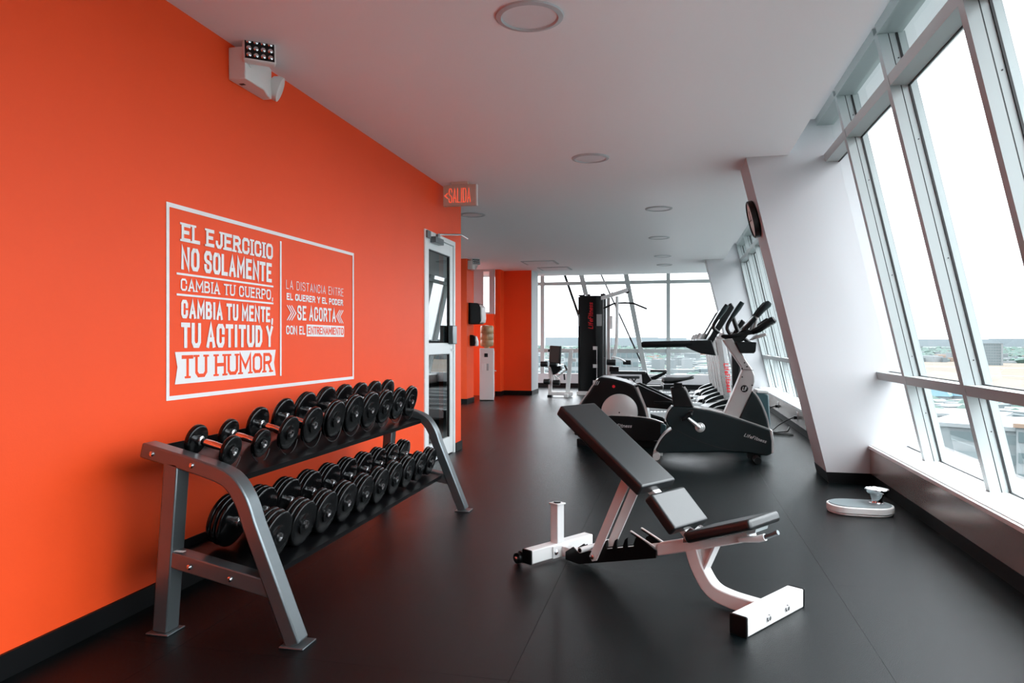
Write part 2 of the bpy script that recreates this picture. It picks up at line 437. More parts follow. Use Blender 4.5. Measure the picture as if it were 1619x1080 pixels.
# leaning window bays
TR = ((.808, .866), (2.50, 2.558))     # transom heights
def lp(z0, z1, a0, a1):   # profile between the frame depths a0..a1 (0 inner face, 1 glass)
    return [(IX(z0)+.097*a0, z0), (IX(z0)+.097*a1, z0), (IX(z1)+.097*a1, z1), (IX(z1)+.097*a0, z1)]
def bay(name, edges, label):
    """edges: y positions; first and last are the jambs, others are mullions (near face)"""
    yc = edges[0]
    root = struct_empty(name, label, (0, yc, SILL))
    D = (0, -yc, -SILL)
    mw = .055
    def O(nm, B, m, par=root, **k): return obj(nm, B, m, par, loc=D if par is root else (0,0,0), smooth=False, **k)
    for i, y in enumerate(edges):
        inner = 0 < i < len(edges)-1
        mo = O('mullion', MB().prism(lp(SILL, HEAD, 0, .56), y, y+mw).prism(lp(SILL, HEAD, .60, 1.0), y+.002, y+mw-.002).prism(lp(SILL, HEAD, 1.0, 1.5), y+.01, y+mw-.01), 'window_frame')
        O('gasket', MB().prism(lp(SILL, HEAD, .555, .605), y-.0005, y+mw+.0005).prism(lp(SILL, HEAD, .95, 1.06), y-.005, y+mw+.005), 'gasket', mo)
        if inner:
            b = MB()
            for z in (.62, 1.0, 1.55, 2.2, 2.65):
                x = IX(z)+.097*.8
                b.cyl((x, y-.0015, z), (x, y+.004, z), .0035, 8)
            O('screw', b, 'gasket', mo)
    tops = [0]
    for i in range(len(edges)-1):
        y0, y1 = edges[i]+mw, edges[i+1]
        for z0, z1 in TR: 
            t = O('transom', MB().prism(lp(z0, z1, .02, .98), y0, y1), 'window_frame')
            O('gasket', MB().prism(lp(z0-.006, z1+.006, .96, 1.05), y0, y1), 'gasket', t)
        hd = O('head_frame', MB().prism(lp(HEAD-.012, HEAD+.07, 0, 1.3), y0, y1), 'window_frame')
        O('gasket', MB().prism(lp(SILL-.0, SILL+.006, .93, 1.06), y0, y1), 'gasket', hd)
        zz = [SILL, TR[0][0], TR[0][1], TR[1][0], TR[1][1], HEAD]
        for k in (0, 2, 4):
            O('pane', MB().prism(lp(zz[k]+.002, zz[k+1]-.002, 1.0, 1.04), y0+.001, y1-.001), 'window_glass')
    return root
PM = 1.021
e1 = [6.125]+[5.325-PM*k for k in range(8)]
bay('window_1', sorted([y for y in e1 if y > YB]+[YB]), 'near bay of tall leaning windows with white metal frames')
bay('window_2', [6.50]+[6.95+PM*k for k in range(7)][:6]+[13.295], 'second bay of leaning windows between the two columns')
bay('window_3', [13.85, 14.9, 15.95, YF-.055], 'short bay of leaning windows beyond the far column')
struct('trim_4', MB().prism(lp(SILL-.02, HEAD+.1, 0, 1.2), 6.0, 6.125+.0), 'white_paint', smooth=False) if False else None
b = MB().box((1.02, YB, HEAD+.06), (1.6, YF, HEAD+.2)); struct('trim_5', b, 'ceiling_paint', smooth=False)

# far window wall
fw_ = struct_empty('window_5', 'far wall of tall windows looking over the city', (0, YF, 0))
def FO(nm, B, m, **k): return obj(nm, B, m, fw_, smooth=False, **k)
XL = -3.45
XR = 1.9
def FX(z): return min(XR, GX(z))
FO('low_wall', MB().box((XL, -.02, .10), (1.74, .12, .33)), 'white_paint')
FO('skirting', MB().box((XL, -.03, 0), (1.74, 0, .10)), 'black_base')
mx = [-3.10, -.12]
for x in mx: FO('mullion', MB().box((x-.045, -.02, .33), (x+.045, .09, CH+.3)), 'window_frame')
FO('mullion', MB().box((XL, -.02, .33), (XL+.07, .09, CH+.3)), 'window_frame')
for (xa, za, xb_, zb) in ((-2.19, 2.85, -1.60, .33), (-1.13, 2.85, -.64, .33)):
    FO('slanted_mullion', MB().prism([(xa-.055, za), (xa+.055, za), (xb_+.055, zb), (xb_-.055, zb)], -.04, .07), 'window_frame')
for (xa, za, xb_, zb, wd) in ((-2.62, 2.85, -1.75, .33, .03), (-1.76, 2.85, -.62, .33, .018)):
    FO('brace_rod', MB().prism([(xa-wd, za), (xa+wd, za), (xb_+wd, zb), (xb_-wd, zb)], .10, .13), 'gasket')
xs = [XL+.07, -3.145, -3.055, -2.12, -1.98, -.165, -.075, 1.55]
for z0, z1 in ((.835, .925), (2.455, 2.535)):
    FO('transom', MB().box((XL+.07, 0, z0), (-3.145, .07, z1)), 'window_frame')
    FO('transom', MB().box((-3.055, 0, z0), (-.165, .07, z1)), 'window_frame')
    FO('transom', MB().box((-.075, 0, z0), (GX(z1)-.1, .07, z1)), 'window_frame')
for x0, x1 in ((XL+.07, -3.145), (-3.055, -.165), (-.075, None)):
    for z0, z1 in ((.33, .835), (.925, 2.455), (2.535, CH+.28)):
        if x1: FO('pane', MB().box((x0, .03, z0), (x1, .038, z1)), 'window_glass')
        else: FO('pane', MB().prism([(x0, z0), (GX(z0), z0), (GX(z1), z1), (x0, z1)], .03, .038), 'window_glass')

# ------------------------------------------------------------------ door
dr = struct_empty('door_1', 'white framed glass door in the orange wall', (WX, DY0, 0))
L = DY1-DY0
b = MB().box((-.10, 0, 0), (.012, .045, DH)); b.box((-.10, L-.045, 0), (.012, L, DH)); b.box((-.10, .045, DH-.045), (.012, L-.045, DH))
obj('door_frame', b, 'white_door', dr, bevel=.003)
leaf = MB().box((-.045, .05, .01), (0, .135, DH-.05)); leaf.box((-.045, L-.135, .01), (0, L-.05, DH-.05))
leaf.box((-.045, .135, DH-.16), (0, L-.135, DH-.05)); leaf.box((-.045, .135, .98), (0, L-.135, 1.085)); leaf.box((-.045, .135, .01), (0, L-.135, .17))
lf = obj('door_leaf', leaf, 'white_door', dr, bevel=.003)
obj('gasket', MB().box((-.03, .135, .17), (-.012, .142, .98)).box((-.03, L-.150, .17), (-.008, L-.135, .98)).box((-.03, .135, 1.085), (-.012, .142, DH-.16)).box((-.03, L-.150, 1.085), (-.008, L-.135, DH-.16)).box((-.03, .135, 1.085), (-.010, L-.135, 1.092)).box((-.03, .135, .973), (-.010, L-.135, .98)).box((-.03, .135, DH-.167), (-.010, L-.135, DH-.16)), 'gasket', lf, smooth=False)
obj('pane', MB().box((-.026, .135, 1.085), (-.018, L-.135, DH-.16)), 'door_glass', lf, smooth=False)
obj('pane', MB().box((-.026, .135, .17), (-.018, L-.135, .98)), 'door_glass', lf, smooth=False)
obj('door_handle', MB().box((0, L-.20, 1.075), (.05, L-.07, 1.255)), 'grey_metal', lf, bevel=.006)
obj('lock_cylinder', MB().cyl((0, L-.09, 1.02), (.012, L-.09, 1.02), .012), 'bolt_metal', lf)
dc = MB().box((.0, .17, DH-.10), (.055, .40, DH-.045)); dc.cyl((.03, .30, DH-.05), (.03, .30, DH-.01), .02); dc.box((.012, .02, DH-.075), (.03, .11, DH-.01))
cl = obj('door_closer', dc, 'grey_metal', dr, bevel=.003)
obj('closer_arm', MB().tube([(.035, .30, DH-.01), (.14, .66, DH+.035), (.10, 1.02, DH+.05)], .009, 8), 'bolt_metal', dr)

# ================================================================== WALL LETTERING
K = .942
def PU(u, v, h): return (.002+h, u, v)
wd_ = thing('wall_lettering', 'white framed Spanish motto lettered on the orange wall above the dumbbells', 'wall lettering', (WX, 3.63, 1.2))
wo = (0, -3.63, -1.2)
def zc(z): return 1.1+(z-1.1)*K
def put_wall(u, v, h): return (.002+h, u-3.63, v-1.2)
def rect(B, u0, u1, v0, v1, h0=0., h=.0015):
    B.box((.002+h0, u0-3.63, v0-1.2), (.002+h0+h, u1-3.63, v1-1.2)); return B
fy0, fy1, fz0, fz1, t = 2.87*K, 4.85*K, zc(.828), zc(1.74), .019
B = MB(); rect(B, fy0, fy1, fz1-t, fz1); rect(B, fy0, fy1, fz0, fz0+t); rect(B, fy0, fy0+t, fz0+t, fz1-t); rect(B, fy1-t, fy1, fz0+t, fz1-t)
obj('border', B, 'white_vinyl_film', wd_, smooth=False)
obj('divider_line', rect(MB(), 3.845*K, 3.862*K, zc(.897), zc(1.692)), 'white_vinyl_film', wd_, smooth=False)
for z in (1.413, 1.315): obj('rule_line', rect(MB(), 2.94*K, 3.773*K, zc(z), zc(z+.010)), 'white_vinyl_film', wd_, smooth=False)
def tl(text, y0, y1, z0, z1, wd, m='white_vinyl_film', **k):
    L_ = []; h0 = k.pop('h0', 0.)
    lettering(None, text, y0*K, y1*K, zc(z0), zc(z1), wd, lambda u, v, h: put_wall(u, v, h+h0), each=L_, **k)
    for B in L_: obj('letter', B, m, wd_, smooth=False)
tl('EL EJERCICIO', 2.975, 3.768, 1.573, 1.661, .0165, slab=True, gap=.011)
tl('NO SOLAMENTE', 2.972, 3.756, 1.440, 1.550, .0185, gap=.009)
tl('CAMBIA TU CUERPO,', 2.969, 3.772, 1.340, 1.398, .0085, slab=True, gap=.009)
tl('CAMBIA TU MENTE,', 2.972, 3.772, 1.210, 1.298, .0155, gap=.008)
tl('TU ACTITUD Y', 2.972, 3.768, 1.069, 1.190, .021, gap=.010)
B = MB(); bn = [(2.928, .900), (3.798, .903), (3.779, .978), (3.798, 1.052), (2.928, 1.051), (2.946, .98)]
pts = [(y*K-3.63, zc(z)-1.2) for y, z in bn]
B.prism(pts, .002, .0035, 'YZ'); obj('banner', B, 'white_vinyl_film', wd_, smooth=False)
tl('TU HUMOR', 2.975, 3.755, .925, 1.035, .0165, 'orange_paint', slab=True, gap=.014, h0=.0012)
tl('LA DISTANCIA ENTRE', 3.915, 4.68, 1.416, 1.470, .0042, gap=.013)
tl('EL QUERER Y EL PODER', 3.92, 4.673, 1.350, 1.392, .0085, gap=.0065)
tl('SE ACORTA', 4.045, 4.562, 1.232, 1.323, .0135, gap=.010)
tl('CON EL', 3.915, 4.142, 1.143, 1.196, .0085, gap=.006)
obj('banner', rect(MB(), 4.16*K, 4.69*K, zc(1.132), zc(1.208)), 'white_vinyl_film', wd_, smooth=False)
tl('ENTRENAMIENTO', 4.175, 4.678, 1.146, 1.196, .0075, 'orange_paint', gap=.006, h0=.0012)
B = MB()
def chev(u0, s):
    for k in range(3):
        B = MB()
        P = [(u0+s*(.0+k*.026), 1.318), (u0+s*(.050+k*.026), 1.273), (u0+s*(.0+k*.026), 1.228)]
        P = [(y*K, zc(z)) for y, z in P]
        a = offset(P, .0035); c = offset(P, -.0035)
        for i in range(2):
            B.prism([(q[0]-3.63, q[1]-1.2) for q in (a[i], a[i+1], c[i+1], c[i])], .002, .0035, 'YZ')
        obj('chevron', B, 'white_vinyl_film', wd_, smooth=False)
chev(3.925, 1); chev(4.677, -1)

# ================================================================== DUMBBELL RACK
RY0, RY1 = 2.35, 4.55
rk = thing('dumbbell_rack', 'grey steel two tier dumbbell rack standing along the orange wall', 'rack', (-1.6, (RY0+RY1)/2, 0))
RD = (1.6, -(RY0+RY1)/2, 0)
def RO(nm, B, m, par=rk, **k): return obj(nm, B, m, par, loc=RD if par is rk else (0,0,0), **k)
top = [(-1.965, .690), (-1.72, .632)]
curve = bez([(-1.72, .632), (-1.605, .592), (-1.545, .520), (-1.510, .430)], 6)
frontl = top[:1]+curve+[(-1.335, .006)]
for yy in (RY0+.037, RY1-.037):
    fr = RO('end_frame', MB().rbar(frontl, .074, .058, yy), 'grey_metal', bevel=.007)
    sgn = -1 if yy < 3 else 1
    RO('rear_leg', MB().rbar([(-1.835, .645), (-1.885, .006)], .074, .062, yy), 'grey_metal', bevel=.006)
    RO('cross_bar', MB().rbar([(-1.855, .285), (-1.425, .200)], .066, .062, yy), 'grey_metal', bevel=.005)
    for xx in (-1.333, -1.885):
        RO('foot_plate', MB().box((xx-.048, yy-.05, 0), (xx+.048, yy+.05, .006)), 'grey_metal', bevel=.002)
    for (bx, bz) in ((-1.915, .677), (-1.745, .640), (-1.755, .262), (-1.585, .230)):
        for s2 in (-1, 1):
            RO('bolt', MB().lathe([(.011, 0), (.010, .004), (.005, .008)] if s2 > 0 else [(.011, 0), (.010, -.004), (.005, -.008)], 12, 'Y', (bx, yy+s2*.037, bz)), 'bolt_metal')
RO('label_sticker', MB().box((-1.83, RY0+.01, .3115), (-1.79, RY0+.03, .3125), Matrix.Rotation(0, 4, 'X')), 'white_plastic', smooth=False)
def slope(x, x0, z0, x1, z1): return z0+(x-x0)/(x1-x0)*(z1-z0)
def shelf(x0, z0, x1, z1, nm='shelf'):
    pts = [(x0, z0+.035), (x0, z0), (x1, z1), (x1+.006, z1+.03)]
    RO(nm, MB().rbar([(x0, z0+.035), (x0, z0), (x1, z1), (x1-.004, z1-.020)], RY1-RY0-.148, .006, (RY0+RY1)/2), 'shelf_black', bevel=0, smooth=False)
shelf(-1.93, .665, -1.615, .585); shelf(-1.84, .300, -1.475, .229)

def dumbbell(rad, thick, plates, half, label, rowname, loc, tilt):
    t = thing('dumbbell', label, 'dumbbell', loc, 0., rowname)
    t.rotation_euler = (0, tilt, 0)
    hd = None
    for s in (-1, 1):
        prof = []
        x = half
        pt = thick/plates
        for k in range(plates):
            a = x+k*pt; rr = rad if k < plates-1 or plates == 1 else rad*.97
            prof += [(rr*.90, a+.001), (rr*.975, a+.003), (rr, a+.0075), (rr, a+pt-.0075), (rr*.975, a+pt-.003), (rr*.90, a+pt-.001)]
        prof = [(rad*.30, half-.002), (rad*.86, half)]+prof+[(rad*.62, half+thick-.004), (rad*.45, half+thick-.004), (rad*.42, half+thick+.003), (rad*.2, half+thick+.004)]
        if s < 0: prof = [(r_, -h_) for r_, h_ in prof]
        h = obj('weight_plate', MB().lathe(prof, 36, 'X'), 'rubber_black', t, ang=50)
        e0 = half+thick+.003
        pr = [(.011, e0), (.017, e0), (.017, e0+.006), (.0135, e0+.006), (.0135, e0+.001), (.002, e0+.001)]
        if s < 0: pr = [(r_, -h_) for r_, h_ in pr]
        obj('end_ring', MB().lathe(pr, 20, 'X'), 'bolt_metal', h)
        c0 = half-.016
        pr = [(.013, c0), (.020, c0+.004), (.020, half)]
        if s < 0: pr = [(r_, -h_) for r_, h_ in pr]
        obj('collar', MB().lathe(pr, 16, 'X'), 'bolt_metal', h)
    obj('handle', MB().tube([(-half, 0, 0), (-half*.4, 0, 0), (0, 0, 0), (half*.4, 0, 0), (half, 0, 0)], [.0125, .0145, .0155, .0145, .0125], 14), 'chrome', t)
    return t
ORD = ['first', 'second', 'third', 'fourth', 'fifth', 'sixth', 'seventh', 'eighth', 'ninth', 'tenth']
tilt = math.atan2(.080, .315)
ur = [.058, .058, .074, .085, .093, .100, .100, .099, .098, .097]
for i in range(10):
    y = 2.488+i*.2105; r_ = ur[i]*1.04
    th_ = .024 if i < 4 else .036; half = .066
    xm = -1.765; zs = slope(xm, -1.93, .665, -1.615, .585)+.014
    size = ['small thin plated', 'small thin plated', 'thin plated', 'thin plated', 'medium', 'medium', 'large', 'large', 'large', 'large'][i]
    lab = f'{size} black dumbbell, {ORD[i]} from the near end on the upper tier' if i < 9 else 'black dumbbell at the far end of the upper tier of the rack'
    dumbbell(r_, th_, 1 if i < 4 else 2, half, lab, 'dumbbells on the upper tier', (xm+r_*.24, y, zs+r_*1.0*1.0/cos(tilt)*.97), tilt)
    RO('saddle', MB().tube([(xm+r_*.24+.075, y+(r_+.008)*cos(a), zs+r_-.030+(r_+.008)*sin(a)) for a in [radians(200+14*k) for k in range(11)]], .0022, 6), 'shelf_black')
lr = [.106, .104, .102, .101, .100, .099, .098, .096, .094, .092]
for i in range(10):
    y = 2.535+i*.2050; r_ = lr[i]; th_ = .078-.001*i; half = .064
    xm = -1.645; zs = slope(xm, -1.84, .300, -1.455, .225)+.006
    lab = f'thick multi-plate black dumbbell, {ORD[i]} from the near end on the lower tier' if i < 9 else 'thick black dumbbell at the far end of the lower tier of the rack'
    if i == 0: lab = 'largest black dumbbell, at the near end of the lower tier behind the frame leg'
    dumbbell(r_*.97, th_*.85, 3, half, lab, 'dumbbells on the lower tier', (xm+r_*.22, y, zs+r_), tilt)

# ================================================================== ADJUSTABLE BENCH
bn = thing('weight_bench', 'white framed adjustable weight bench with black pads in the foreground', 'bench', (-.544, 3.635, 0), radians(-34.51))
def BO(nm, B, m, par=bn, **k): return obj(nm, B, m, par, **k)
rb = BO('rear_stabiliser', MB().box((-.062, -.226, .012), (0, .226, .080)), 'white_enamel', bevel=.006)
for s in (-1, 1): BO('end_cap', MB().box((-.063, s*.2305-.0055, .010), (.001, s*.2305+.0055, .081)), 'black_plastic', rb, bevel=.004)
for s in (-1, 1):
    wh = BO('wheel', MB().lathe([(.008, -.012), (.026, -.012), (.028, -.006), (.028, .006), (.026, .012), (.008, .012)], 20, 'Y', (-.088, s*.235, .028)), 'black_plastic', rb)
    BO('axle_bolt', MB().lathe([(.011, s*.012), (.011, s*.018), (.006, s*.022)], 12, 'Y', (-.088, s*.235, .028)), 'bolt_metal', rb)
    BO('wheel_bracket', MB().box((-.095, s*.222-.006, .02), (-.055, s*.222+.006, .06)), 'black_plastic', rb)
ff = BO('front_stabiliser', MB().box((1.072, -.226, .0), (1.142, .226, .076)), 'white_enamel', bevel=.006)
for s in (-1, 1): BO('end_cap', MB().box((1.071, s*.231-.006, 0), (1.143, s*.231+.006, .077)), 'black_plastic', ff, bevel=.004)
for yy in (-.075, .075):
    BO('bolt', MB().lathe([(.014, 0), (.014, .003), (.009, .004), (.009, .010), (.003, .011)], 14, 'X', (1.142, yy, .036)), 'bolt_metal', ff)
p_ = BO('post', MB().box((-.052, -.046, .078), (-.002, .004, .275)), 'white_enamel', bevel=.004)
BO('post_flange', MB().box((-.058, -.052, .272), (.004, .010, .280)), 'white_enamel', p_, bevel=.002)
BO('post_cap', MB().cyl((-.027, -.021, .280), (-.027, -.021, .286), .018), 'black_plastic', p_)
BO('bracket_plate', MB().box((0, -.085, .012), (.006, .035, .072)), 'white_enamel', rb, bevel=.002)
BO('bolt', MB().lathe([(.013, .006), (.013, .010), (.006, .017)], 14, 'X', (0, -.065, .042)), 'bolt_metal', rb)
# lower frame: short beam plus two notched plates
BO('lower_beam', MB().prism([(0, .014), (.14, .012), (.59, .142), (.59, .196), (.14, .064), (0, .064)], -.022, .022), 'white_enamel', bevel=.004)
def notch(x0, z0, x1, z1, n):
    pts = []
    for k in range(n):
        a = k/n; bq = (k+.55)/n; c = (k+.75)/n; d_ = (k+1)/n
        f = lambda q, h: (x0+(x1-x0)*q, z0+(z1-z0)*q+h)
        pts += [f(a, .0), f(bq, .0), f(c, .028), f(d_, .034)]
    return pts
for s in (-1, 1):
    prof = [(.06, .010), (.14, .010), (.594, .138), (.594, .172), (.47, .222), (.450, .216), (.50, .168)]
    teeth = notch(.13, .066, .50, .172, 6)
    prof = [(.05, .012), (.14, .008), (.596, .138), (.596, .172), (.47, .228), (.452, .222)]+teeth[::-1]+[(.10, .085), (.05, .05)]
    BO('notched_plate', MB().prism(prof, s*.040-.003, s*.040+.003), 'black_plastic', smooth=False)  # black colour stands in for the shade on the plates' near side
    BO('guard_strip', MB().rbar([(.455, .232), (.590, .186)], .010, .004, s*.040), 'white_enamel', smooth=False)
BO('seat_beam', MB().prism([(.59, .142), (.73, .190), (1.045, .300), (1.035, .345), (.73, .247), (.59, .200)], -.028, .028), 'white_enamel', bevel=.005)
cp = bez([(.765, .21), (.795, .135), (.855, .060), (.94, .037), (1.08, .034)], 7)
BO('front_leg', MB().rbar(cp, .058, .060, 0), 'white_enamel', bevel=.005)
BO('gusset', MB().prism([(.80, .215), (.875, .243), (.822, .135), (.806, .15)], -.004, .004), 'white_enamel', smooth=False)
BO('gusset_lip', MB().prism([(.870, .243), (.880, .243), (.830, .135), (.820, .135)], -.024, .024), 'white_enamel', smooth=False)
for s in (-1, 1):
    st = BO('support_strut', MB().prism([(.418, .475), (.462, .455), (.262, .055), (.236, .046), (.218, .066)], s*.052-.004, s*.052+.004), 'white_enamel', bevel=.001)
    BO('bolt', MB().lathe([(.014, s*.056), (.013, s*.064), (.006, s*.068)], 14, 'Y', (.240, 0, .070)), 'bolt_metal', st)
BO('support_rod', MB().cyl((.21, -.115, .105), (.21, .13, .105), .0135), 'white_enamel', bn)
BO('rod_end', MB().cyl((.21, -.1165, .105), (.21, -.114, .105), .010), 'black_plastic', bn)
BO('cross_rod', MB().cyl((.262, -.05, .075), (.262, .05, .075), .011), 'bolt_metal', bn)
def pad(nm, a, c, th, hw, bev=.016):
    dx, dz = norm2(a, c); n = (dz, -dx)
    q = [a, c, (c[0]+n[0]*th, c[1]+n[1]*th), (a[0]+n[0]*th, a[1]+n[1]*th)]
    return BO(nm, MB().prism(q, -hw, hw), 'black_vinyl', bevel=bev, seg=4)
pb = pad('back_pad', (.094, .790), (.588, .466), .058, .128, .012)
pm = pad('lumbar_pad', (.628, .442), (.760, .313), .052, .128, .012)
ps = pad('seat_pad', (.785, .300), (1.085, .412), .046, .122, .016)
BO('back_rail', MB().rbar([(.37, .545), (.585, .402), (.60, .39), (.74, .262)], .05, .03, 0), 'white_enamel', bevel=.003)
for s in (-1, 1): BO('hinge_bracket', MB().prism([(.735, .235), (.775, .245), (.790, .300), (.770, .305), (.74, .275)], s*.035-.005, s*.035+.005), 'bolt_metal', smooth=False)
BO('hinge_pin', MB().cyl((.758, -.05, .262), (.758, .05, .262), .011), 'white_enamel')
BO('seat_end_plate', MB().prism([(1.04, .33), (1.075, .345), (1.082, .375), (1.035, .362)], -.05, .05), 'screen_grey', smooth=False)
BO('handle', MB().tube([(1.00, -.036, .300), (1.085, -.045, .322), (1.115, -.045, .335)], [.011, .014, .014], 12), 'white_enamel')
BO('grip', MB().tube([(1.112, -.045, .334), (1.168, -.045, .364)], .0095, 12), 'grey_metal')

# ================================================================== EXERCISE BIKE
def lf_text(B, u0, u1, v0, v1, wd, put, slant=.25, th=.001): return lettering(B, 'LifeFitness', u0, u1, v0, v1, wd, put, slant=slant, th=th, gap=wd*.7)
bk = thing('exercise_bike', 'dark upright exercise bike with silver mast facing the windows', 'exercise bike', (.35, 6.98, 0))
def KO(nm, B, m, par=bk, **k): return obj(nm, B, m, par, loc=(-.35, 0, 0) if par is bk else (0,0,0), **k)
outl = [(-.165, .085), (-.125, .170), (-.075, .235), (-.012, .285), (-.055, .330), (-.072, .375), (-.050, .440), (-.012, .492), (.18, .484), (.31, .466), (.442, .436), (.589, .391), (.72, .345), (.853, .300), (.868, .20), (.868, .084), (.826, .062), (.662, .084), (.506, .090), (-.144, .056)]
hs = KO('housing', MB().prism(outl, -.105, .105), 'dark_plastic', bevel=.012, seg=3)
KO('trim_strip', MB().rbar(bez([(-.172, .085), (-.128, .172), (-.078, .238), (-.020, .283)], 5), .20, .010, 0), 'bright_trim', hs)
KO('trim_strip', MB().rbar(bez([(-.072, .352), (-.076, .385), (-.054, .445), (-.018, .492)], 5), .20, .010, 0), 'bright_trim', hs)
KO('trim_strip', MB().rbar(bez([(.18, .488), (.31, .470), (.442, .440)], 5)+[(.60, .392), (.853, .306)], .195, .008, 0), 'bright_trim', hs)
KO('front_cap', MB().prism([(.852, .302), (.872, .296), (.886, .20), (.882, .095), (.862, .075), (.858, .2)], -.10, .10), 'bright_trim', hs, bevel=.004)
KO('seam_groove', MB().rbar(bez([(.03, .275), (.18, .200), (.38, .130), (.56, .098)], 6), .004, .006, -.106), 'gasket', hs)
B = MB(); lf_text(B, .625, .815, .235, .268, .0045, lambda u, v, h: (u, -.1055-h, v-.30*(u-.625)), slant=.5)
KO('lettering', B, 'grey_print', hs, smooth=False)
sh_ = KO('shroud', MB().prism([(.585, .395), (.700, .645), (.745, .590), (.790, .500), (.825, .400), (.842, .300)], -.085, .085), 'dark_plastic', bevel=.008)
KO('trim_strip', MB().rbar(bez([(.704, .652), (.752, .592), (.797, .500), (.832, .400), (.850, .300)], 4), .165, .012, 0), 'bright_trim', sh_)
mast = [(.451, .432), (.588, .392), (.700, .640), (.724, .730), (.722, .790), (.700, .850), (.655, .915), (.525, 1.130), (.440, 1.115), (.606, .862), (.612, .830), (.575, .735)]
ms = KO('mast', MB().prism(mast, -.075, .075), 'silver_plastic', bevel=.010, seg=3)
KO('seam_groove', MB().rbar([(.607, .845), (.712, .838)], .003, .004, -.0755), 'gasket', ms)
for (x, z) in ((.633, .905), (.612, .853), (.655, .870), (.613, .775), (.70, .70)):
    KO('screw', MB().cyl((x, -.078, z), (x, -.070, z), .007, 10), 'gasket', ms)
KO('badge', MB().cyl((.632, -.082, .668), (.632, -.070, .668), .033, 24), 'black_plastic', ms)
B = MB(); lettering(B, 'LF', .612, .650, .650, .686, .007, lambda u, v, h: (u, -.0825-h, v), slant=.2, th=.001); KO('badge_letters', B, 'bright_trim', ms, smooth=False)
sp = KO('seat_post', MB().prism([(-.030, .670), (.090, .672), (.118, .640), (.182, .484), (.0, .480)], -.055, .055), 'black_plastic', bevel=.012, seg=3)
KO('trim_strip', MB().rbar([(.100, .672), (.122, .640), (.186, .486)], .07, .010, 0), 'bright_trim', sp)
for z, x in ((.63, .128), (.565, .155)): KO('peg', MB().cyl((x, 0, z), (x+.025, 0, z+.006), .010, 10), 'black_plastic', sp)
sadd = MB()
prof = bez([(-.105, .745), (-.095, .765), (-.06, .778), (.0, .768), (.08, .764), (.16, .776), (.185, .770), (.178, .742), (.10, .728), (.02, .695), (-.05, .690), (-.09, .715)], 3)
# saddle: cross sections that widen towards the rear
secs = []
for k in range(13):
    t_ = k/12; x = -.108+t_*.293
    wdt = .118*(1-t_)**.75+.022 if t_ > .12 else .118*(t_/.12)**.5*.9+.03
    zt = .752+.020*sin(min(1, t_*4)*pi/2)-.010*sin(pi*t_)*1. +(.008 if t_ > .85 else 0)
    zb = .700+.050*max(0, (t_-.3)/.7)+(.02 if t_ < .06 else 0)
    secs.append([sadd.bm.verts.new((x, wdt*cos(a)*(1. if sin(a) > -.3 else .8), zb+(zt-zb)*(.5+.5*sin(a)))) for a in [2*pi*j/16 for j in range(16)]])
for a_, b_ in zip(secs, secs[1:]):
    for j in range(16): sadd.bm.faces.new([a_[j], a_[(j+1) % 16], b_[(j+1) % 16], b_[j]])
sadd.bm.faces.new(secs[0][::-1]); sadd.bm.faces.new(secs[-1])
KO('saddle', sadd, 'black_vinyl', ang=60)
KO('saddle_clamp', MB().box((.0, -.03, .665), (.08, .03, .71)), 'black_plastic', bevel=.006)
for s in (-1, 1):
    sg = s
    c1 = (.238, sg*.125, .307); c2 = (.122, sg*.135, .400) if s < 0 else (.354, sg*.135, .214)
    cr = KO('crank_arm', MB().tube([c1, c2], [.020, .014], 10), 'bright_trim')
    KO('crank_hub', MB().lathe([(.045, sg*.105), (.045, sg*.112), (.034, sg*.122), (.018, sg*.126)], 24, 'Y', (.238, 0, .307)), 'bright_trim', cr)
    pdl = KO('pedal', MB().box((-.055, -.045, -.014), (.055, .045, .014)), 'black_plastic', cr, bevel=.006)
    pdl.location = (c2[0]-.005, sg*.185, c2[2]+.012); pdl.rotation_euler = (0, radians(-30), 0)
    KO('pedal_strap', MB().tube([(c2[0]-.02, sg*.14, c2[2]+.01), (c2[0]+.02, sg*.15, c2[2]+.055), (c2[0]+.05, sg*.19, c2[2]+.065), (c2[0]+.035, sg*.23, c2[2]+.02)], .008, 6), 'black_plastic', cr)
KO('rear_foot', MB().cyl((-.155, -.20, .036), (-.155, .20, .036), .034, 16).box((-.18, -.08, .03), (-.10, .08, .08)), 'silver_plastic')
KO('front_foot', MB().cyl((.735, -.22, .032), (.735, .22, .032), .031, 16).box((.66, -.06, .03), (.78, .06, .085)), 'black_plastic')
# handlebar: cross tube at the rider's side, side tubes, two grips each side
KO('bar_tube', MB().tube([(.432, -.15, 1.150), (.432, .15, 1.150)], .030, 14), 'silver_plastic')
for s in (-1, 1):
    y = s*.165
    hb = KO('handlebar', MB().tube(bez([(.425, s*.13, 1.150), (.50, y, 1.145), (.62, y, 1.170), (.700, y, 1.185)], 4), .020, 10), 'black_plastic')
    KO('grip', MB().tube([(.690, y, 1.182), (.74, y, 1.205), (.80, y+.0, 1.245), (.872, y, 1.292), (.884, y, 1.300)], [.022, .030, .034, .036, .024], 12), 'rubber_black', hb)
    KO('riser', MB().tube([(.705, y*.8, 1.19), (.745, y*.6, 1.335)], .016, 10), 'silver_plastic', hb)
    KO('elbow_grip', MB().tube([(.735, y*.6, 1.325), (.78, y*.6, 1.385), (.835, y*.6, 1.440), (.850, y*.6, 1.455)], [.024, .028, .034, .022], 12), 'dark_plastic', hb)
cons = KO('console', MB().prism([(.610, 1.205), (.640, 1.190), (.735, 1.300), (.722, 1.330)], -.15, .15), 'black_plastic', bevel=.008)
KO('console_screen', MB().prism([(.603, 1.213), (.608, 1.208), (.716, 1.327), (.712, 1.333)], -.11, .11), 'screen_grey', cons, smooth=False)
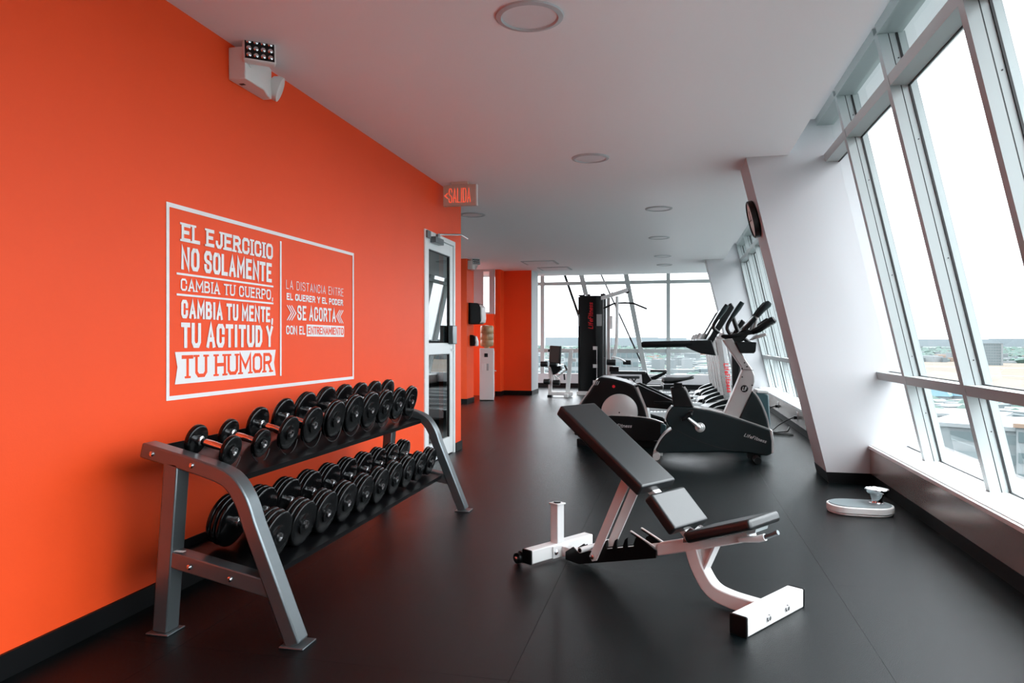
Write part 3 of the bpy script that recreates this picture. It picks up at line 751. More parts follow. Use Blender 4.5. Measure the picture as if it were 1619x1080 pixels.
KO('console_neck', MB().prism([(.50, 1.09), (.62, 1.10), (.70, 1.20), (.64, 1.22), (.55, 1.16)], -.06, .06), 'black_plastic', bevel=.008)
KO('shelf_tray', MB().prism([(.550, 1.100), (.735, 1.094), (.728, 1.010), (.712, .992), (.60, .992), (.588, 1.005)], -.11, .11), 'black_plastic', bevel=.006)
KO('side_pocket', MB().prism([(.69, 1.110), (.82, 1.150), (.815, 1.178), (.73, 1.150)], -.13, .13), 'silver_plastic', bevel=.005)

# ================================================================== ELLIPTICAL
el = thing('elliptical_trainer', 'black elliptical trainer with a silver disc, behind the exercise bike', 'elliptical', (-.45, 7.85, 0))
def EO(nm, B, m, par=el, **k): return obj(nm, B, m, par, loc=(.45, 0, 0) if par is el else (0,0,0), **k)
sh = bez([(-1.03, .10), (-1.02, .28), (-.965, .431), (-.877, .56), (-.793, .690)], 4)+bez([(-.763, .728), (-.636, .712), (-.49, .675), (-.39, .635)], 4)+bez([(-.375, .61), (-.33, .50), (-.285, .38), (-.26, .25), (-.25, .10)], 4)
hh = EO('drive_housing', MB().prism(sh, -.23, .23), 'black_plastic', bevel=.020, seg=3)
EO('trim_strip', MB().rbar(bez([(-1.035, .12), (-1.025, .28), (-.972, .431), (-.884, .56), (-.795, .697)], 4), .42, .016, 0), 'bright_trim', hh)
EO('trim_strip', MB().rbar(bez([(-.372, .625), (-.322, .50), (-.277, .38), (-.252, .25)], 4), .45, .022, 0), 'bright_trim', hh)
EO('disc', MB().lathe([(.01, -.262), (.170, -.262), (.186, -.255), (.190, -.245), (.190, -.228)], 48, 'Y', (-.553, 0, .362)), 'silver_plastic', hh)
EO('disc_screw', MB().cyl((-.553, -.266, .358), (-.553, -.258, .358), .008, 10), 'gasket', hh)
for x, z in ((-.835, .61), (-.412, .615)): EO('screw', MB().cyl((x, -.236, z), (x, -.226, z), .008, 10), 'gasket', hh)
EO('red_mark', MB().cyl((-.614, -.2335, .628), (-.614, -.228, .628), .016, 12), 'red_print', hh)
for k in range(3): EO('vent_slot', MB().rbar([(-.800+k*.018, .690-k*.004), (-.820+k*.018, .640)], .004, .005, -.232), 'grey_print', hh)
lower = [(-.95, .07), (-.95, .24), (-.80, .30), (-.637, .325), (-.465, .322), (-.247, .302), (-.12, .268), (-.070, .235), (-.072, .185), (-.105, .115), (-.218, .066)]
lb = EO('base_cover', MB().prism(lower, -.28, -.235), 'black_plastic', bevel=.012)
EO('base_cover', MB().prism(lower, .235, .28), 'black_plastic', bevel=.012)
EO('trim_cap', MB().prism([(-.130, .262), (-.076, .240), (-.076, .185), (-.100, .135), (-.135, .15)], -.284, -.23), 'teal_box', lb, bevel=.006)
EO('trim_strip', MB().rbar(bez([(-.637, .330), (-.465, .327), (-.247, .307), (-.10, .262)], 4), .045, .008, -.258), 'bright_trim', lb)
B = MB(); lf_text(B, -.66, -.425, .205, .242, .005, lambda u, v, h: (u, -.281-h, v)); EO('lettering', B, 'grey_print', lb, smooth=False)
for s in (-1, 1): EO('base_rail', MB().box((-1.0, s*.22-.04, .0), (.95, s*.22+.04, .07)), 'black_plastic', bevel=.006)
for s in (-1, 1):
    pa = EO('link_arm', MB().prism([(-.40, .640), (-.36, .650), (-.01, .490), (.06, .44), (.55, .36), (.55, .32), (.0, .392), (-.30, .412), (-.40, .50)], s*.19-.025, s*.19+.025), 'black_plastic', bevel=.006)
    EO('foot_pedal', MB().box((-.20, s*.19-.07, .455), (.14, s*.19+.07, .480)), 'black_plastic', pa, bevel=.008)
    dzz = 0 if s < 0 else .02; dx = 0 if s < 0 else -.11
    ha = EO('moving_arm', MB().tube(bez([(.58, s*.24, .34), (.66, s*.25, .75), (.64, s*.26, 1.05), (.545+dx*.6, s*.26, 1.19), (.530+dx, s*.26, 1.26), (.584+dx, s*.26, 1.362)], 4), .019, 10), 'black_plastic')
    EO('grip', MB().tube([(.578+dx, s*.26, 1.350), (.640+dx, s*.26, 1.44), (.675+dx, s*.26, 1.495)], [.022, .027, .024], 12), 'dark_plastic', ha)
EO('fixed_bar', MB().tube(bez([(.80, -.17, 1.05), (.70, -.20, 1.13), (.64, -.20, 1.20), (.585, -.20, 1.36)], 4), .022, 10), 'black_plastic')
EO('mast', MB().prism([(.66, .07), (.80, .07), (.72, .60), (.64, 1.20), (.58, 1.20), (.60, .60)], -.05, .05), 'black_plastic', bevel=.01)
EO('front_cover', MB().prism([(.60, .07), (.955, .07), (.955, .30), (.94, .56), (.84, .60), (.66, .40)], -.16, .16), 'teal_box', bevel=.012)
EO('cover_top', MB().box((.83, -.165, .575), (.94, .165, .605)), 'bright_trim', bevel=.006)
cc = EO('console', MB().prism([(.56, 1.14), (.64, 1.12), (.72, 1.30), (.68, 1.33)], -.14, .14), 'black_plastic', bevel=.012)

# ================================================================== TREADMILLS
def make_treadmill(label):
    t = thing('treadmill', label, 'treadmill', (0, 0, 0), 0, 'treadmills in a row facing the windows')
    # local: x forward (towards windows), origin at world x=0, near side y=0, width .90
    W = .88
    def TO(nm, B, m, par=t, **k): return obj(nm, B, m, par, **k)
    TO('deck', MB().box((-1.25, .03, .05), (.62, W-.03, .165)), 'deck_grey', bevel=.01)
    TO('running_belt', MB().box((-1.22, .15, .166), (.40, W-.15, .176)), 'belt', bevel=.003)
    for y0, y1 in ((.0, .145), (W-.145, W)):
        sr = TO('side_rail', MB().prism([(-1.30, .07), (.62, .07), (.62, .225), (.10, .225), (-1.24, .195), (-1.30, .16)], y0, y1), 'deck_grey', bevel=.01)
        B = MB()
        for k in range(40):
            x = -1.18+k*.042; z = .2255-max(0, (.10-x))*.0224
            B.box((x, y0+.02, z-.002), (x+.012, y1-.02, z+.003))
        rib = TO('grip_rib', B, 'belt', sr, smooth=False); rib['kind'] = 'stuff'
    TO('rear_roller', MB().box((-1.34, .02, .06), (-1.24, W-.02, .18)), 'black_plastic', bevel=.02)
    TO('motor_hood', MB().prism([(.30, .17), (.36, .26), (.52, .31), (.78, .33), (.98, .25), (1.0, .05), (.30, .05)], .12, W-.12), 'black_plastic', bevel=.02)
    for s, y in ((0, .015), (1, W-.095)):
        up = TO('upright', MB().prism([(.50, 1.15), (.615, 1.19), (.735, .20), (.640, .20), (.59, .50)], y, y+.08), 'brushed_silver', bevel=.008)
        fd = TO('fender', MB().prism(bez([(.40, .20), (.42, .29), (.52, .35), (.66, .39), (.72, .34), (.74, .20)], 3), y-.02, y+.10), 'black_plastic', bevel=.008)
        TO('fender_stripe', MB().rbar([(.43, .255), (.52, .30), (.66, .335)], .124, .012, y+.04), 'bright_trim', fd)
        if s == 0: TO('upright_face', MB().prism([(.570, 1.165), (.613, 1.185), (.732, .21), (.700, .21)], y-.001, y), 'deck_grey', up, smooth=False)
    for s, y in ((0, .03), (1, W-.03)):
        hr = TO('handrail', MB().tube([(-.395, y, 1.058), (-.37, y, 1.060), (.0, y, 1.068), (.22, y, 1.072)], [.030, .040, .041, .040], 12), 'black_plastic')
        TO('rail_bracket', MB().prism([(.14, 1.038), (.20, 1.112), (.455, 1.115), (.51, .925), (.336, .950), (.22, .995)], y-.035, y+.035), 'black_plastic', hr, bevel=.008)
    TO('cross_bar', MB().tube([(.40, .06, 1.02), (.40, W-.06, 1.02)], .035, 12), 'black_plastic')
    c = TO('console', MB().prism([(.405, 1.10), (.475, 1.08), (.735, 1.52), (.700, 1.580), (.672, 1.570)], .10, W-.10), 'black_plastic', bevel=.012)
    TO('screen', MB().prism([(.467, 1.215), (.470, 1.205), (.668, 1.540), (.664, 1.550)], .16, W-.16), 'screen_grey', c, smooth=False)
    TO('cup_tray', MB().box((.28, .12, 1.085), (.42, W-.12, 1.13)), 'deck_grey', bevel=.01)
    for k in range(4): TO('bottle_holder', MB().tube([(.30+.06*(k % 2), .18+k*.17, 1.13), (.34+.06*(k % 2), .18+k*.17, 1.20)], .024, 12), 'silver_plastic', c)
    return t
TL = ['treadmill nearest the exercise bike, its long black handrail in view', 'middle treadmill of the row, partly hidden behind the nearest one', 'farthest treadmill of the row, nearest the far window wall']
t0 = make_treadmill(TL[0])
for i, y in enumerate((9.2, 10.6, 12.0)):
    t_ = t0 if i == 0 else copy_tree(t0)
    t_['label'] = TL[i]; t_.location = (0.0, y, 0)
B = MB(); lf_text(B, 0, .36, 0, .060, .010, lambda u, v, h: (.628+u*.118+v*.99-.03, .014-h, .83-u*.99+v*.118), slant=.15)
tag(obj('lettering', B, 'red_print', t0, smooth=False), None, None, None, 'stuff')

# ================================================================== CABLE STATION (far left)
def pz(x0, x1, z0, z1, y0, y1): return ((x0, y0, z0), (x1, y1, z1))
tw = thing('cable_machine', 'tall black weight stack tower with a lat pulldown bar, by the far windows', 'gym machine', (-1.64, 15.1, 0))
def WO(nm, B, m, par=tw, **k): return obj(nm, B, m, par, loc=(1.64, -15.1, 0) if par is tw else (0,0,0), **k)
wt = WO('stack_shroud', MB().prism([(-1.90, 14.90), (-1.56, 14.86), (-1.37, 14.95), (-1.37, 15.35), (-1.90, 15.35)], .06, 2.045, 'XY'), 'black_plastic', bevel=.01)
WO('side_panel', MB().box((-1.935, 14.92, .04), (-1.90, 15.35, 2.03)), 'black_plastic', wt, bevel=.004)
WO('top_cap', MB().box((-1.93, 14.93, 2.045), (-1.80, 15.3, 2.07)).cyl((-1.72, 15.0, 2.045), (-1.72, 15.0, 2.085), .03).cyl((-1.45, 15.0, 2.045), (-1.45, 15.0, 2.09), .03), 'black_plastic', wt)
B = MB(); lettering(B, 'LifeFitness', 0, .54, 0, .10, .013, lambda u, v, h: (-1.62-v, 14.855-h, 1.36+u), slant=.2, gap=.008)
B2 = WO('lettering', B, 'red_print', wt, smooth=False)
WO('placard', MB().box((-1.545, 14.868, 1.42), (-1.44, 14.90, 1.66), Matrix.Translation((0, -.02, 0))), 'screen_grey', wt, smooth=False)
WO('placard', MB().box((-1.936, 14.915, 1.42), (-1.905, 14.921, 1.66)), 'screen_grey', wt, smooth=False)
WO('guide_slot', MB().box((-1.62, 14.845, .15), (-1.53, 14.865, .30)).box((-1.62, 14.845, .56), (-1.53, 14.865, .63)).box((-1.62, 14.845, .93), (-1.53, 14.865, 1.0)).box((-1.545, 14.845, .12), (-1.535, 14.865, 1.0)), 'white_enamel', wt, smooth=False)
WO('base_frame', MB().box((-1.95, 14.80, 0), (-1.0, 14.88, .07)).box((-1.62, 14.75, 0), (-1.54, 15.5, .07)), 'white_enamel', bevel=.005)
WO('frame_post', MB().box((-1.31, 14.60, .0), (-1.25, 14.68, 1.98)), 'silver_plastic', bevel=.005)
for x in (-1.35, -1.40): WO('guide_rod', MB().box((x, 14.62, .02), (x+.015, 14.64, 1.98)), 'grey_metal', smooth=False)
B = MB()
for k in range(14): B.box((-1.375, 14.61, .30+k*.035), (-1.345, 14.65, .322+k*.035))
ws_ = WO('weight_plates', B, 'grey_metal', smooth=False); ws_['kind'] = 'stuff'
WO('curved_post', MB().tube(bez([(-1.10, 14.5, 2.00), (-1.10, 14.5, 1.50), (-1.11, 14.5, 1.10), (-1.16, 14.5, .80), (-1.24, 14.5, .50), (-1.24, 14.5, .0)], 4), .034, 10), 'silver_plastic')
am = WO('top_arm', MB().prism([(-1.42, 1.93), (-1.42, 2.00), (-.90, 2.165), (-.87, 2.10), (-.98, 2.055)], 14.47, 14.53), 'white_enamel', bevel=.004)
WO('pulley', MB().lathe([(.02, -.02), (.045, -.02), (.035, 0), (.045, .02), (.02, .02)], 18, 'Y', (-.905, 14.5, 2.10)).lathe([(.02, -.02), (.045, -.02), (.035, 0), (.045, .02), (.02, .02)], 18, 'Y', (-1.19, 14.5, 2.04)).lathe([(.02, -.02), (.045, -.02), (.035, 0), (.045, .02), (.02, .02)], 18, 'Y', (-1.37, 14.5, 2.02)), 'black_plastic', am)
WO('cable', MB().cyl((-.94, 14.5, 2.06), (-.945, 14.5, 1.87), .006, 6).cyl((-1.215, 14.5, 1.90), (-1.215, 14.5, .55), .004, 6), 'grey_metal')
WO('lat_bar', MB().tube([(-1.37, 14.5, 1.765), (-1.15, 14.5, 1.862), (-.95, 14.5, 1.868), (-.78, 14.5, 1.858), (-.515, 14.5, 1.745)], .018, 8), 'black_plastic')
WO('handle_plate', MB().box((-1.255, 14.46, 1.35), (-1.19, 14.48, 1.61)), 'white_enamel', bevel=.02)
for x, zz in ((-1.2, .70), (-.93, .69)): pass
kp = WO('knee_roller', MB().cyl((-1.30, 14.42, .69), (-1.12, 14.42, .68), .060, 16), 'black_vinyl', bevel=.01)
WO('knee_roller', MB().cyl((-.99, 14.62, .685), (-.83, 14.62, .68), .048, 16), 'black_vinyl', bevel=.01)
WO('roller_arm', MB().tube([(-1.20, 14.45, .80), (-1.05, 14.5, .76), (-.93, 14.6, .69)], .016, 8), 'white_enamel')
WO('seat_frame', MB().box((-1.28, 14.42, .30), (-1.20, 14.52, .64)).prism([(-1.22, .10), (-1.12, .10), (-1.02, .34), (-1.10, .34)], 14.44, 14.50), 'white_enamel', bevel=.004)
WO('seat_pad', MB().box((-1.22, 14.30, .455), (-.53, 14.62, .515)), 'black_vinyl', bevel=.014)
WO('seat_bracket', MB().box((-1.24, 14.36, .50), (-1.06, 14.50, .60)), 'black_plastic', bevel=.006)
WO('seat_bracket', MB().prism([(-.62, .50), (-.52, .50), (-.42, .34), (-.52, .26), (-.60, .27)], 14.40, 14.50), 'black_plastic', bevel=.006)
WO('row_pad', MB().box((-1.10, 14.20, .375), (-.645, 14.40, .425)), 'black_vinyl', bevel=.014)
WO('row_pad_legs', MB().tube([(-1.03, 14.3, .37), (-.82, 14.3, .22), (-.72, 14.3, .37)], .014, 6).tube([(-.80, 14.3, .37), (-.64, 14.3, .19)], .014, 6).tube([(-.88, 14.3, .37), (-.72, 14.3, .17)], .014, 6).tube([(-.88, 14.3, .30), (-.88, 14.3, .01)], .02, 6), 'black_plastic')
# flat bench near it
fb = thing('flat_bench', 'low bench with a small raised black pad by the far windows', 'bench', (-.32, 14.9, 0))
def FB(nm, B, m, **k): return obj(nm, B, m, fb, loc=(.32, -14.9, 0), **k)
FB('seat_pad', MB().box((-.46, 14.75, .485), (-.13, 15.0, .530)), 'black_vinyl', bevel=.014)
FB('arm', MB().prism([(-.52, .30), (-.50, .36), (-.15, .50), (-.13, .46), (-.35, .33)], 14.84, 14.92), 'black_plastic', bevel=.004)
FB('leg', MB().prism([(-.30, .02), (-.24, .02), (-.16, .40), (-.22, .40)], 14.84, 14.92).box((-.56, 14.84, .28), (-.18, 14.92, .33)), 'white_enamel', bevel=.004)
FB('lower_pad', MB().box((-.60, 14.75, .13), (-.20, 15.0, .21)), 'black_vinyl', bevel=.014)
FB('base_rail', MB().box((-.60, 14.70, 0), (-.05, 15.05, .06)), 'white_enamel', bevel=.006)

# ================================================================== LEG EXTENSION
lx = thing('leg_extension_machine', 'white framed leg extension machine with brown back pad beside the orange pier', 'gym machine', (-2.2, 14.2, 0))
def LO(nm, B, m, par=lx, **k): return obj(nm, B, m, par, loc=(2.2, -14.2, 0) if par is lx else (0,0,0), **k)
LO('base_frame', MB().box((-2.44, 14.16, .03), (-1.95, 14.24, .10)).box((-2.1, 14.0, .0), (-2.02, 14.6, .07)), 'white_enamel', bevel=.005)
LO('front_post', MB().box((-2.435, 14.17, .03), (-2.365, 14.24, .62)), 'white_enamel', bevel=.005)
LO('foot_cap', MB().box((-2.445, 14.10, 0), (-2.355, 14.26, .04)), 'black_plastic', bevel=.005)
LO('back_post', MB().prism([(-2.11, .04), (-2.03, .04), (-1.955, .93), (-2.035, .93)], 14.26, 14.32), 'white_enamel', bevel=.004)
LO('top_rail', MB().box((-2.30, 14.27, .88), (-1.96, 14.31, .93)).box((-1.98, 14.25, .70), (-1.90, 14.33, .76)), 'white_enamel', bevel=.004)
LO('back_pad', MB().prism([(-2.41, .69), (-2.20, .66), (-2.185, 1.01), (-2.395, 1.02)], 14.08, 14.16), 'brown_vinyl', bevel=.02)
LO('back_pad_shell', MB().prism([(-2.20, .64), (-2.185, .64), (-2.165, 1.01), (-2.19, 1.01)], 14.07, 14.18), 'black_plastic', bevel=.006)
LO('knob', MB().cyl((-2.43, 14.14, .92), (-2.40, 14.14, .92), .03, 12), 'black_plastic')
LO('seat', MB().prism([(-2.37, .60), (-2.17, .62), (-2.16, .55), (-2.26, .46), (-2.32, .44)], 14.05, 14.25), 'black_plastic', bevel=.01)
for x0, x1, z, y in ((-2.56, -2.42, .655, 14.0), (-2.40, -2.25, .645, 14.12), (-2.50, -2.37, .31, 14.0), (-2.34, -2.19, .285, 14.12)):
    LO('roller', MB().tube([(x0, y, z), (x0+.015, y, z), (x1-.015, y, z), (x1, y, z)], [.045, .056, .056, .045], 14), 'black_vinyl')
LO('swing_arm', MB().tube([(-2.44, 14.06, .62), (-2.36, 14.1, .52), (-2.30, 14.12, .33)], .018, 8).tube([(-2.28, 14.15, .37), (-2.05, 14.15, .56), (-2.06, 14.15, .60)], .018, 8), 'white_enamel')
LO('handle', MB().tube([(-2.10, 14.12, .63), (-2.05, 14.12, .53)], .018, 8).tube([(-2.11, 14.12, .46), (-2.10, 14.12, .34)], .016, 8), 'black_plastic')
LO('weight_arm', MB().prism([(-2.36, .42), (-2.30, .44), (-2.20, .36), (-2.25, .33)], 14.12, 14.17), 'white_enamel', bevel=.003)

# ================================================================== SCALE
sc = thing('bathroom_scale', 'white rounded floor scale with a chrome dial on a post, near the windows', 'scale', (1.17, 5.02, 0), radians(-3))
def stadium(l, wd, n=10):
    r_ = wd/2; c = l/2-r_; P = []
    for k in range(n+1): a = -pi/2+pi*k/n; P.append((c+r_*cos(a), r_*sin(a)))
    for k in range(n+1): a = pi/2+pi*k/n; P.append((-c+r_*cos(a), r_*sin(a)))
    return P
P0 = [(x*1.0, y) for x, y in stadium(.40, .27)]
bd = obj('base', MB().prism([(x*.97, y*.97) for x, y in P0], .0, .012, 'XY').prism(P0, .012, .055, 'XY'), 'white_enamel', sc, bevel=.006)
obj('rubber_mat', MB().prism([(x*.93, y*.91) for x, y in P0], .055, .060, 'XY'), 'slate_mat', sc, bevel=.002)
dl = obj('dial_post', MB().lathe([(.050, .058), (.050, .064), (.036, .067), (.032, .085), (.044, .120), (.050, .126)], 28, 'Z', (.105, .03, 0)), 'chrome', sc)
dh = obj('dial_housing', MB().lathe([(.040, .120), (.060, .126), (.070, .140), (.072, .150), (.068, .153), (.064, .150)], 32, 'Z', (.105, .03, 0)), 'chrome', sc)
obj('dial_face', MB().cyl((.105, .03, .146), (.105, .03, .1505), .063, 28), 'white_enamel', dh)
obj('dial_needle', MB().box((.104, -.02, .151), (.106, .05, .152)), 'gasket', dh, smooth=False)

# ================================================================== WALL CLOCK on the column
ck = thing('wall_clock', 'round wall clock with a dark rim on the edge of the leaning column', 'clock', (0, 0, 0))
k_ = (.563-1.184)/CH
def colx(z): return 1.184+k_*z
zc_ = 2.12; 
ck.location = (colx(zc_), 6.28, zc_); ck.rotation_euler = (0, math.atan(k_)+0.0, 0)
obj('rim', MB().lathe([(.02, -.004), (.150, -.004), (.156, -.012), (.156, -.045), (.148, -.052), (.140, -.046), (.140, -.038), (.02, -.038)], 40, 'X'), 'black_plastic', ck)
obj('dial', MB().cyl((-.036, 0, 0), (-.042, 0, 0), .139, 36), 'clock_face', ck)
obj('hand', MB().box((-.046, -.004, -.01), (-.0435, .004, .075)).box((-.046, -.01, -.004), (-.0435, .10, .004)), 'gasket', ck, smooth=False)

# ================================================================== SOCKETS AND CORDS
for i, (y, z, lab) in enumerate(((9.35, .185, 'power socket with a black plug on the panel wall, nearer the leaning column'), (11.0, .18, 'power socket with a black plug on the panel wall, farther from the leaning column'))):
    so = thing('wall_socket', lab, 'socket', (1.475, y, z), 0, 'sockets under the second window bay')
    obj('face_plate', MB().box((-.008, -.035, -.055), (0, .035, .055)), 'bolt_metal', so, bevel=.003)
    obj('plug', MB().box((-.045, -.02, -.035), (-.008, .02, .005)), 'black_plastic', so, bevel=.005)
pc = MB().tube(bez([(1.43, 9.35, .17), (1.36, 9.40, .13), (1.26, 9.42, .06), (1.18, 9.35, .008), (1.10, 9.25, .008)], 6), .008, 8)
tag(obj('power_cord', pc, 'black_plastic'), 'black cord running from the nearer socket to the floor', 'cord', 'cords by the windows')
pc = MB().tube(bez([(1.43, 11.0, .165), (1.36, 11.05, .13), (1.25, 11.0, .05), (1.14, 10.9, .008), (1.02, 10.8, .008)], 6), .008, 8)
tag(obj('power_cord', pc, 'black_plastic'), 'black cord running from the farther socket behind the treadmill', 'cord', 'cords by the windows')
pc = MB().tube(bez([(1.08, 9.10, .008), (1.18, 9.05, .008), (1.32, 9.00, .009), (1.36, 8.93, .01), (1.28, 8.87, .012), (1.16, 8.90, .012), (1.12, 9.0, .02), (1.2, 9.06, .022), (1.34, 9.28, .009), (1.44, 9.75, .009)], 6), .008, 8)
tag(obj('power_cord', pc, 'black_plastic'), 'black cord coiled in a loop on the floor beside the bike', 'cord', 'cords by the windows')

# ================================================================== EXIT SIGN
sg = thing('exit_sign', 'hanging exit sign reading SALIDA with a red arrow at the end of the orange wall', 'sign', (-1.925, 6.42, CH))
b = obj('sign_box', MB().box((-.165, -.022, -.215), (.150, .022, -.020)), 'sign_plastic', sg, bevel=.004)
obj('edge_strip', MB().box((.150, -.022, -.215), (.158, .022, -.020)), 'white_plastic', b, smooth=False)
obj('canopy', MB().box((-.08, -.06, -.022), (.08, .06, 0)), 'sign_plastic', sg, bevel=.004)
L_ = []; lettering(None, 'SALIDA', -.110, .100, -.185, -.052, .0065, lambda u, v, h: (u, -.0225-h, v), gap=.008, each=L_)
for B in L_: obj('letter', B, 'sign_red', b, smooth=False)
B = MB(); lettering(B, '<', -.152, -.118, -.150, -.088, .009, lambda u, v, h: (u, -.0225-h, v)); obj('arrow', B, 'sign_red', b, smooth=False)

# ================================================================== EMERGENCY LIGHTS
def elight(label, loc, rz, sc_=1.):
    t = thing('emergency_light', label, 'emergency light', loc, rz, 'emergency lights near the ceiling')
    # local: x out of the wall, y along the wall (away from camera), z up
    bd = obj('battery_case', MB().prism([(0, -.15), (0, .16), (.05, .16), (.065, .10), (.095, .02), (.095, -.15)], -.085, .075, 'XY'), 'white_plastic', t, bevel=.006)
    obj('case_slot', MB().box((.02, -.09, -.0865), (.045, -.07, -.084)), 'gasket', bd, smooth=False)
    for k, (y, az, tl_) in enumerate(((-.11, -52, -12), (.21, 25, 20))):
        M = Matrix.Translation((.145 if k == 0 else .055, y, 0.06 if k == 0 else -.01)) @ Matrix.Rotation(radians(az), 4, 'Z') @ Matrix.Rotation(radians(tl_), 4, 'Y')
        if k == 0:
            h = obj('lamp_head', MB().box((-.03, -.078, -.066), (.012, .078, .066), M), 'white_plastic', t, bevel=.012, seg=3)
            obj('led_panel', MB().box((.012, -.069, -.057), (.0135, .069, .057), M), 'led_black', h, smooth=False)
            for a in range(4):
                for c in range(3):
                    obj('led', MB().lathe([(.006, .013), (.0125, .0145), (.009, .019), (.003, .021)], 12, 'X', (0, -.050+a*.0335, -.036+c*.036), M), 'chrome', h)
        else:
            h = obj('lamp_head', MB().lathe([(.03, -.05), (.055, -.035), (.066, -.01), (.066, .015), (.058, .018)], 24, 'X', (0, 0, 0), M), 'white_plastic', t)
            for a in range(3): obj('led', MB().lathe([(.008, -.056), (.011, -.050), (.011, -.036)], 10, 'X', (0, -.03+a*.03, 0), M), 'chrome', h)
        obj('swivel', MB().cyl((.05 if k == 0 else .02, y if k == 0 else .12, -.0), (.10 if k == 0 else .06, y, 0), .018, 10), 'white_plastic', t)
    return t
elight('emergency light with a square LED head high on the orange wall near the camera', (WX, 3.30, 2.47), 0)
elight('small emergency light at the top of the far orange wall above the dispensers', (-3.58, 12.5, 2.47), 0)

# ================================================================== CEILING LIGHTS AND VENTS
CL = [(-.635, 3.195, .155, 'round recessed ceiling light nearest the camera'),
      (-.65, 5.77, .150, 'second round ceiling light, between the sign and the leaning column'),
      (-.16, 8.13, .150, 'third round ceiling light, above the exercise bike'),
      (-.20, 10.4, .150, 'fourth round ceiling light, above the treadmills'),
      (-.18, 12.66, .150, 'fifth round ceiling light, beyond the treadmills'),
      (-.17, 14.1, .150, 'sixth round ceiling light, close to the far windows'),
      (-2.27, 8.05, .150, 'round ceiling light beyond the end of the orange wall, under the sign')]
for x, y, r_, lab in CL:
    t = thing('ceiling_light', lab, 'ceiling light', (x, y, CH), 0, 'round ceiling lights')
    obj('trim_ring', MB().lathe([(r_*.80, 0), (r_*.80, -.006), (r_*.84, -.012), (r_*.98, -.008), (r_, 0)], 48, 'Z'), 'white_paint', t)
    obj('diffuser', MB().lathe([(r_*.80, -.001), (r_*.80, -.0035), (.01, -.0035)], 40, 'Z'), 'lamp_cover', t)
for x, y, lab in ((-2.42, 13.2, 'square ceiling vent nearer the camera by the orange pier'), (-2.33, 14.35, 'square ceiling vent farther away, beside the orange pier')):
    t = thing('ceiling_vent', lab, 'vent', (x, y, CH), 0, 'ceiling vents by the pier')
    b = MB().box((-.31, -.30, -.012), (.31, -.26, 0)); b.box((-.31, .26, -.012), (.31, .30, 0)); b.box((-.31, -.26, -.012), (-.27, .26, 0)); b.box((.27, -.26, -.012), (.31, .26, 0))
    obj('frame', b, 'white_paint', t, smooth=False)
    obj('backing', MB().box((-.27, -.26, -.002), (.27, .26, 0)), 'lamp_cover', t, smooth=False)
    for k in range(7):
        obj('slat', MB().box((-.27, -.035, -.001), (.27, .035, .001), Matrix.Translation((0, -.225+k*.075, -.008)) @ Matrix.Rotation(radians(-12), 4, 'X')), 'ceiling_paint', t, smooth=False)

# ================================================================== WATER COOLER AND DISPENSERS
wc = thing('water_cooler', 'white water cooler with a brown covered bottle against the orange recess wall', 'water cooler', (-3.42, 13.1, 0), radians(14))
cb = obj('cabinet', MB().box((-.135, -.15, .012), (.135, .17, .975)), 'cooler_white', wc, bevel=.012)
obj('plinth', MB().box((-.125, -.14, 0), (.125, .16, .014)), 'black_base', wc, smooth=False)
obj('tap_recess', MB().box((-.045, -.153, .81), (.02, -.149, .88)), 'black_plastic', cb, bevel=.001)
for x in (-.10, -.055, .0): obj('panel', MB().box((x, -.154, .56), (x+.035, -.149, .69)), 'screen_grey' if x == 0 else 'white_enamel', cb, bevel=.002)
for z in (.06, .50): obj('door_panel', MB().box((.134, -.13, z), (.141, .15, z+.42)), 'white_enamel', cb, bevel=.003)
obj('door_handle', MB().tube([(.141, -.05, .56), (.175, -.06, .55), (.175, -.02, .55)], .010, 8), 'bolt_metal', cb)
wb = obj('water_bottle', MB().lathe([(.05, .975), (.055, 1.0), (.115, 1.015), (.128, 1.04), (.128, 1.12), (.123, 1.13), (.128, 1.14), (.128, 1.24), (.123, 1.25), (.128, 1.26), (.128, 1.36), (.115, 1.395), (.06, 1.405)], 28, 'Z'), 'bottle_brown', wc)
pd = thing('towel_dispenser', 'black paper towel dispenser on the orange wall above the water cooler', 'dispenser', (-3.58, 12.45, 1.41))
d_ = obj('case', MB().prism([(0, 0), (.20, 0), (.235, .06), (.225, .30), (.17, .375), (0, .385)], -.05, .25), 'black_plastic', pd, bevel=.012)
obj('front_cover', MB().prism([(.19, .01), (.245, .03), (.255, .10), (.245, .30), (.205, .35), (.20, .20)], -.04, .24), 'cooler_white', d_, bevel=.008)
sd = thing('soap_dispenser', 'small black soap dispenser on the orange wall under the towel dispenser', 'dispenser', (-3.58, 12.55, 1.02))
d_ = obj('case', MB().prism([(0, 0), (.09, .0), (.11, .05), (.10, .16), (.06, .195), (0, .20)], -.06, .06), 'black_plastic', sd, bevel=.008)
obj('front_cover', MB().prism([(.10, -.01), (.135, .0), (.14, .08), (.105, .18), (.10, .10)], -.055, .055), 'cooler_white', d_, bevel=.006)

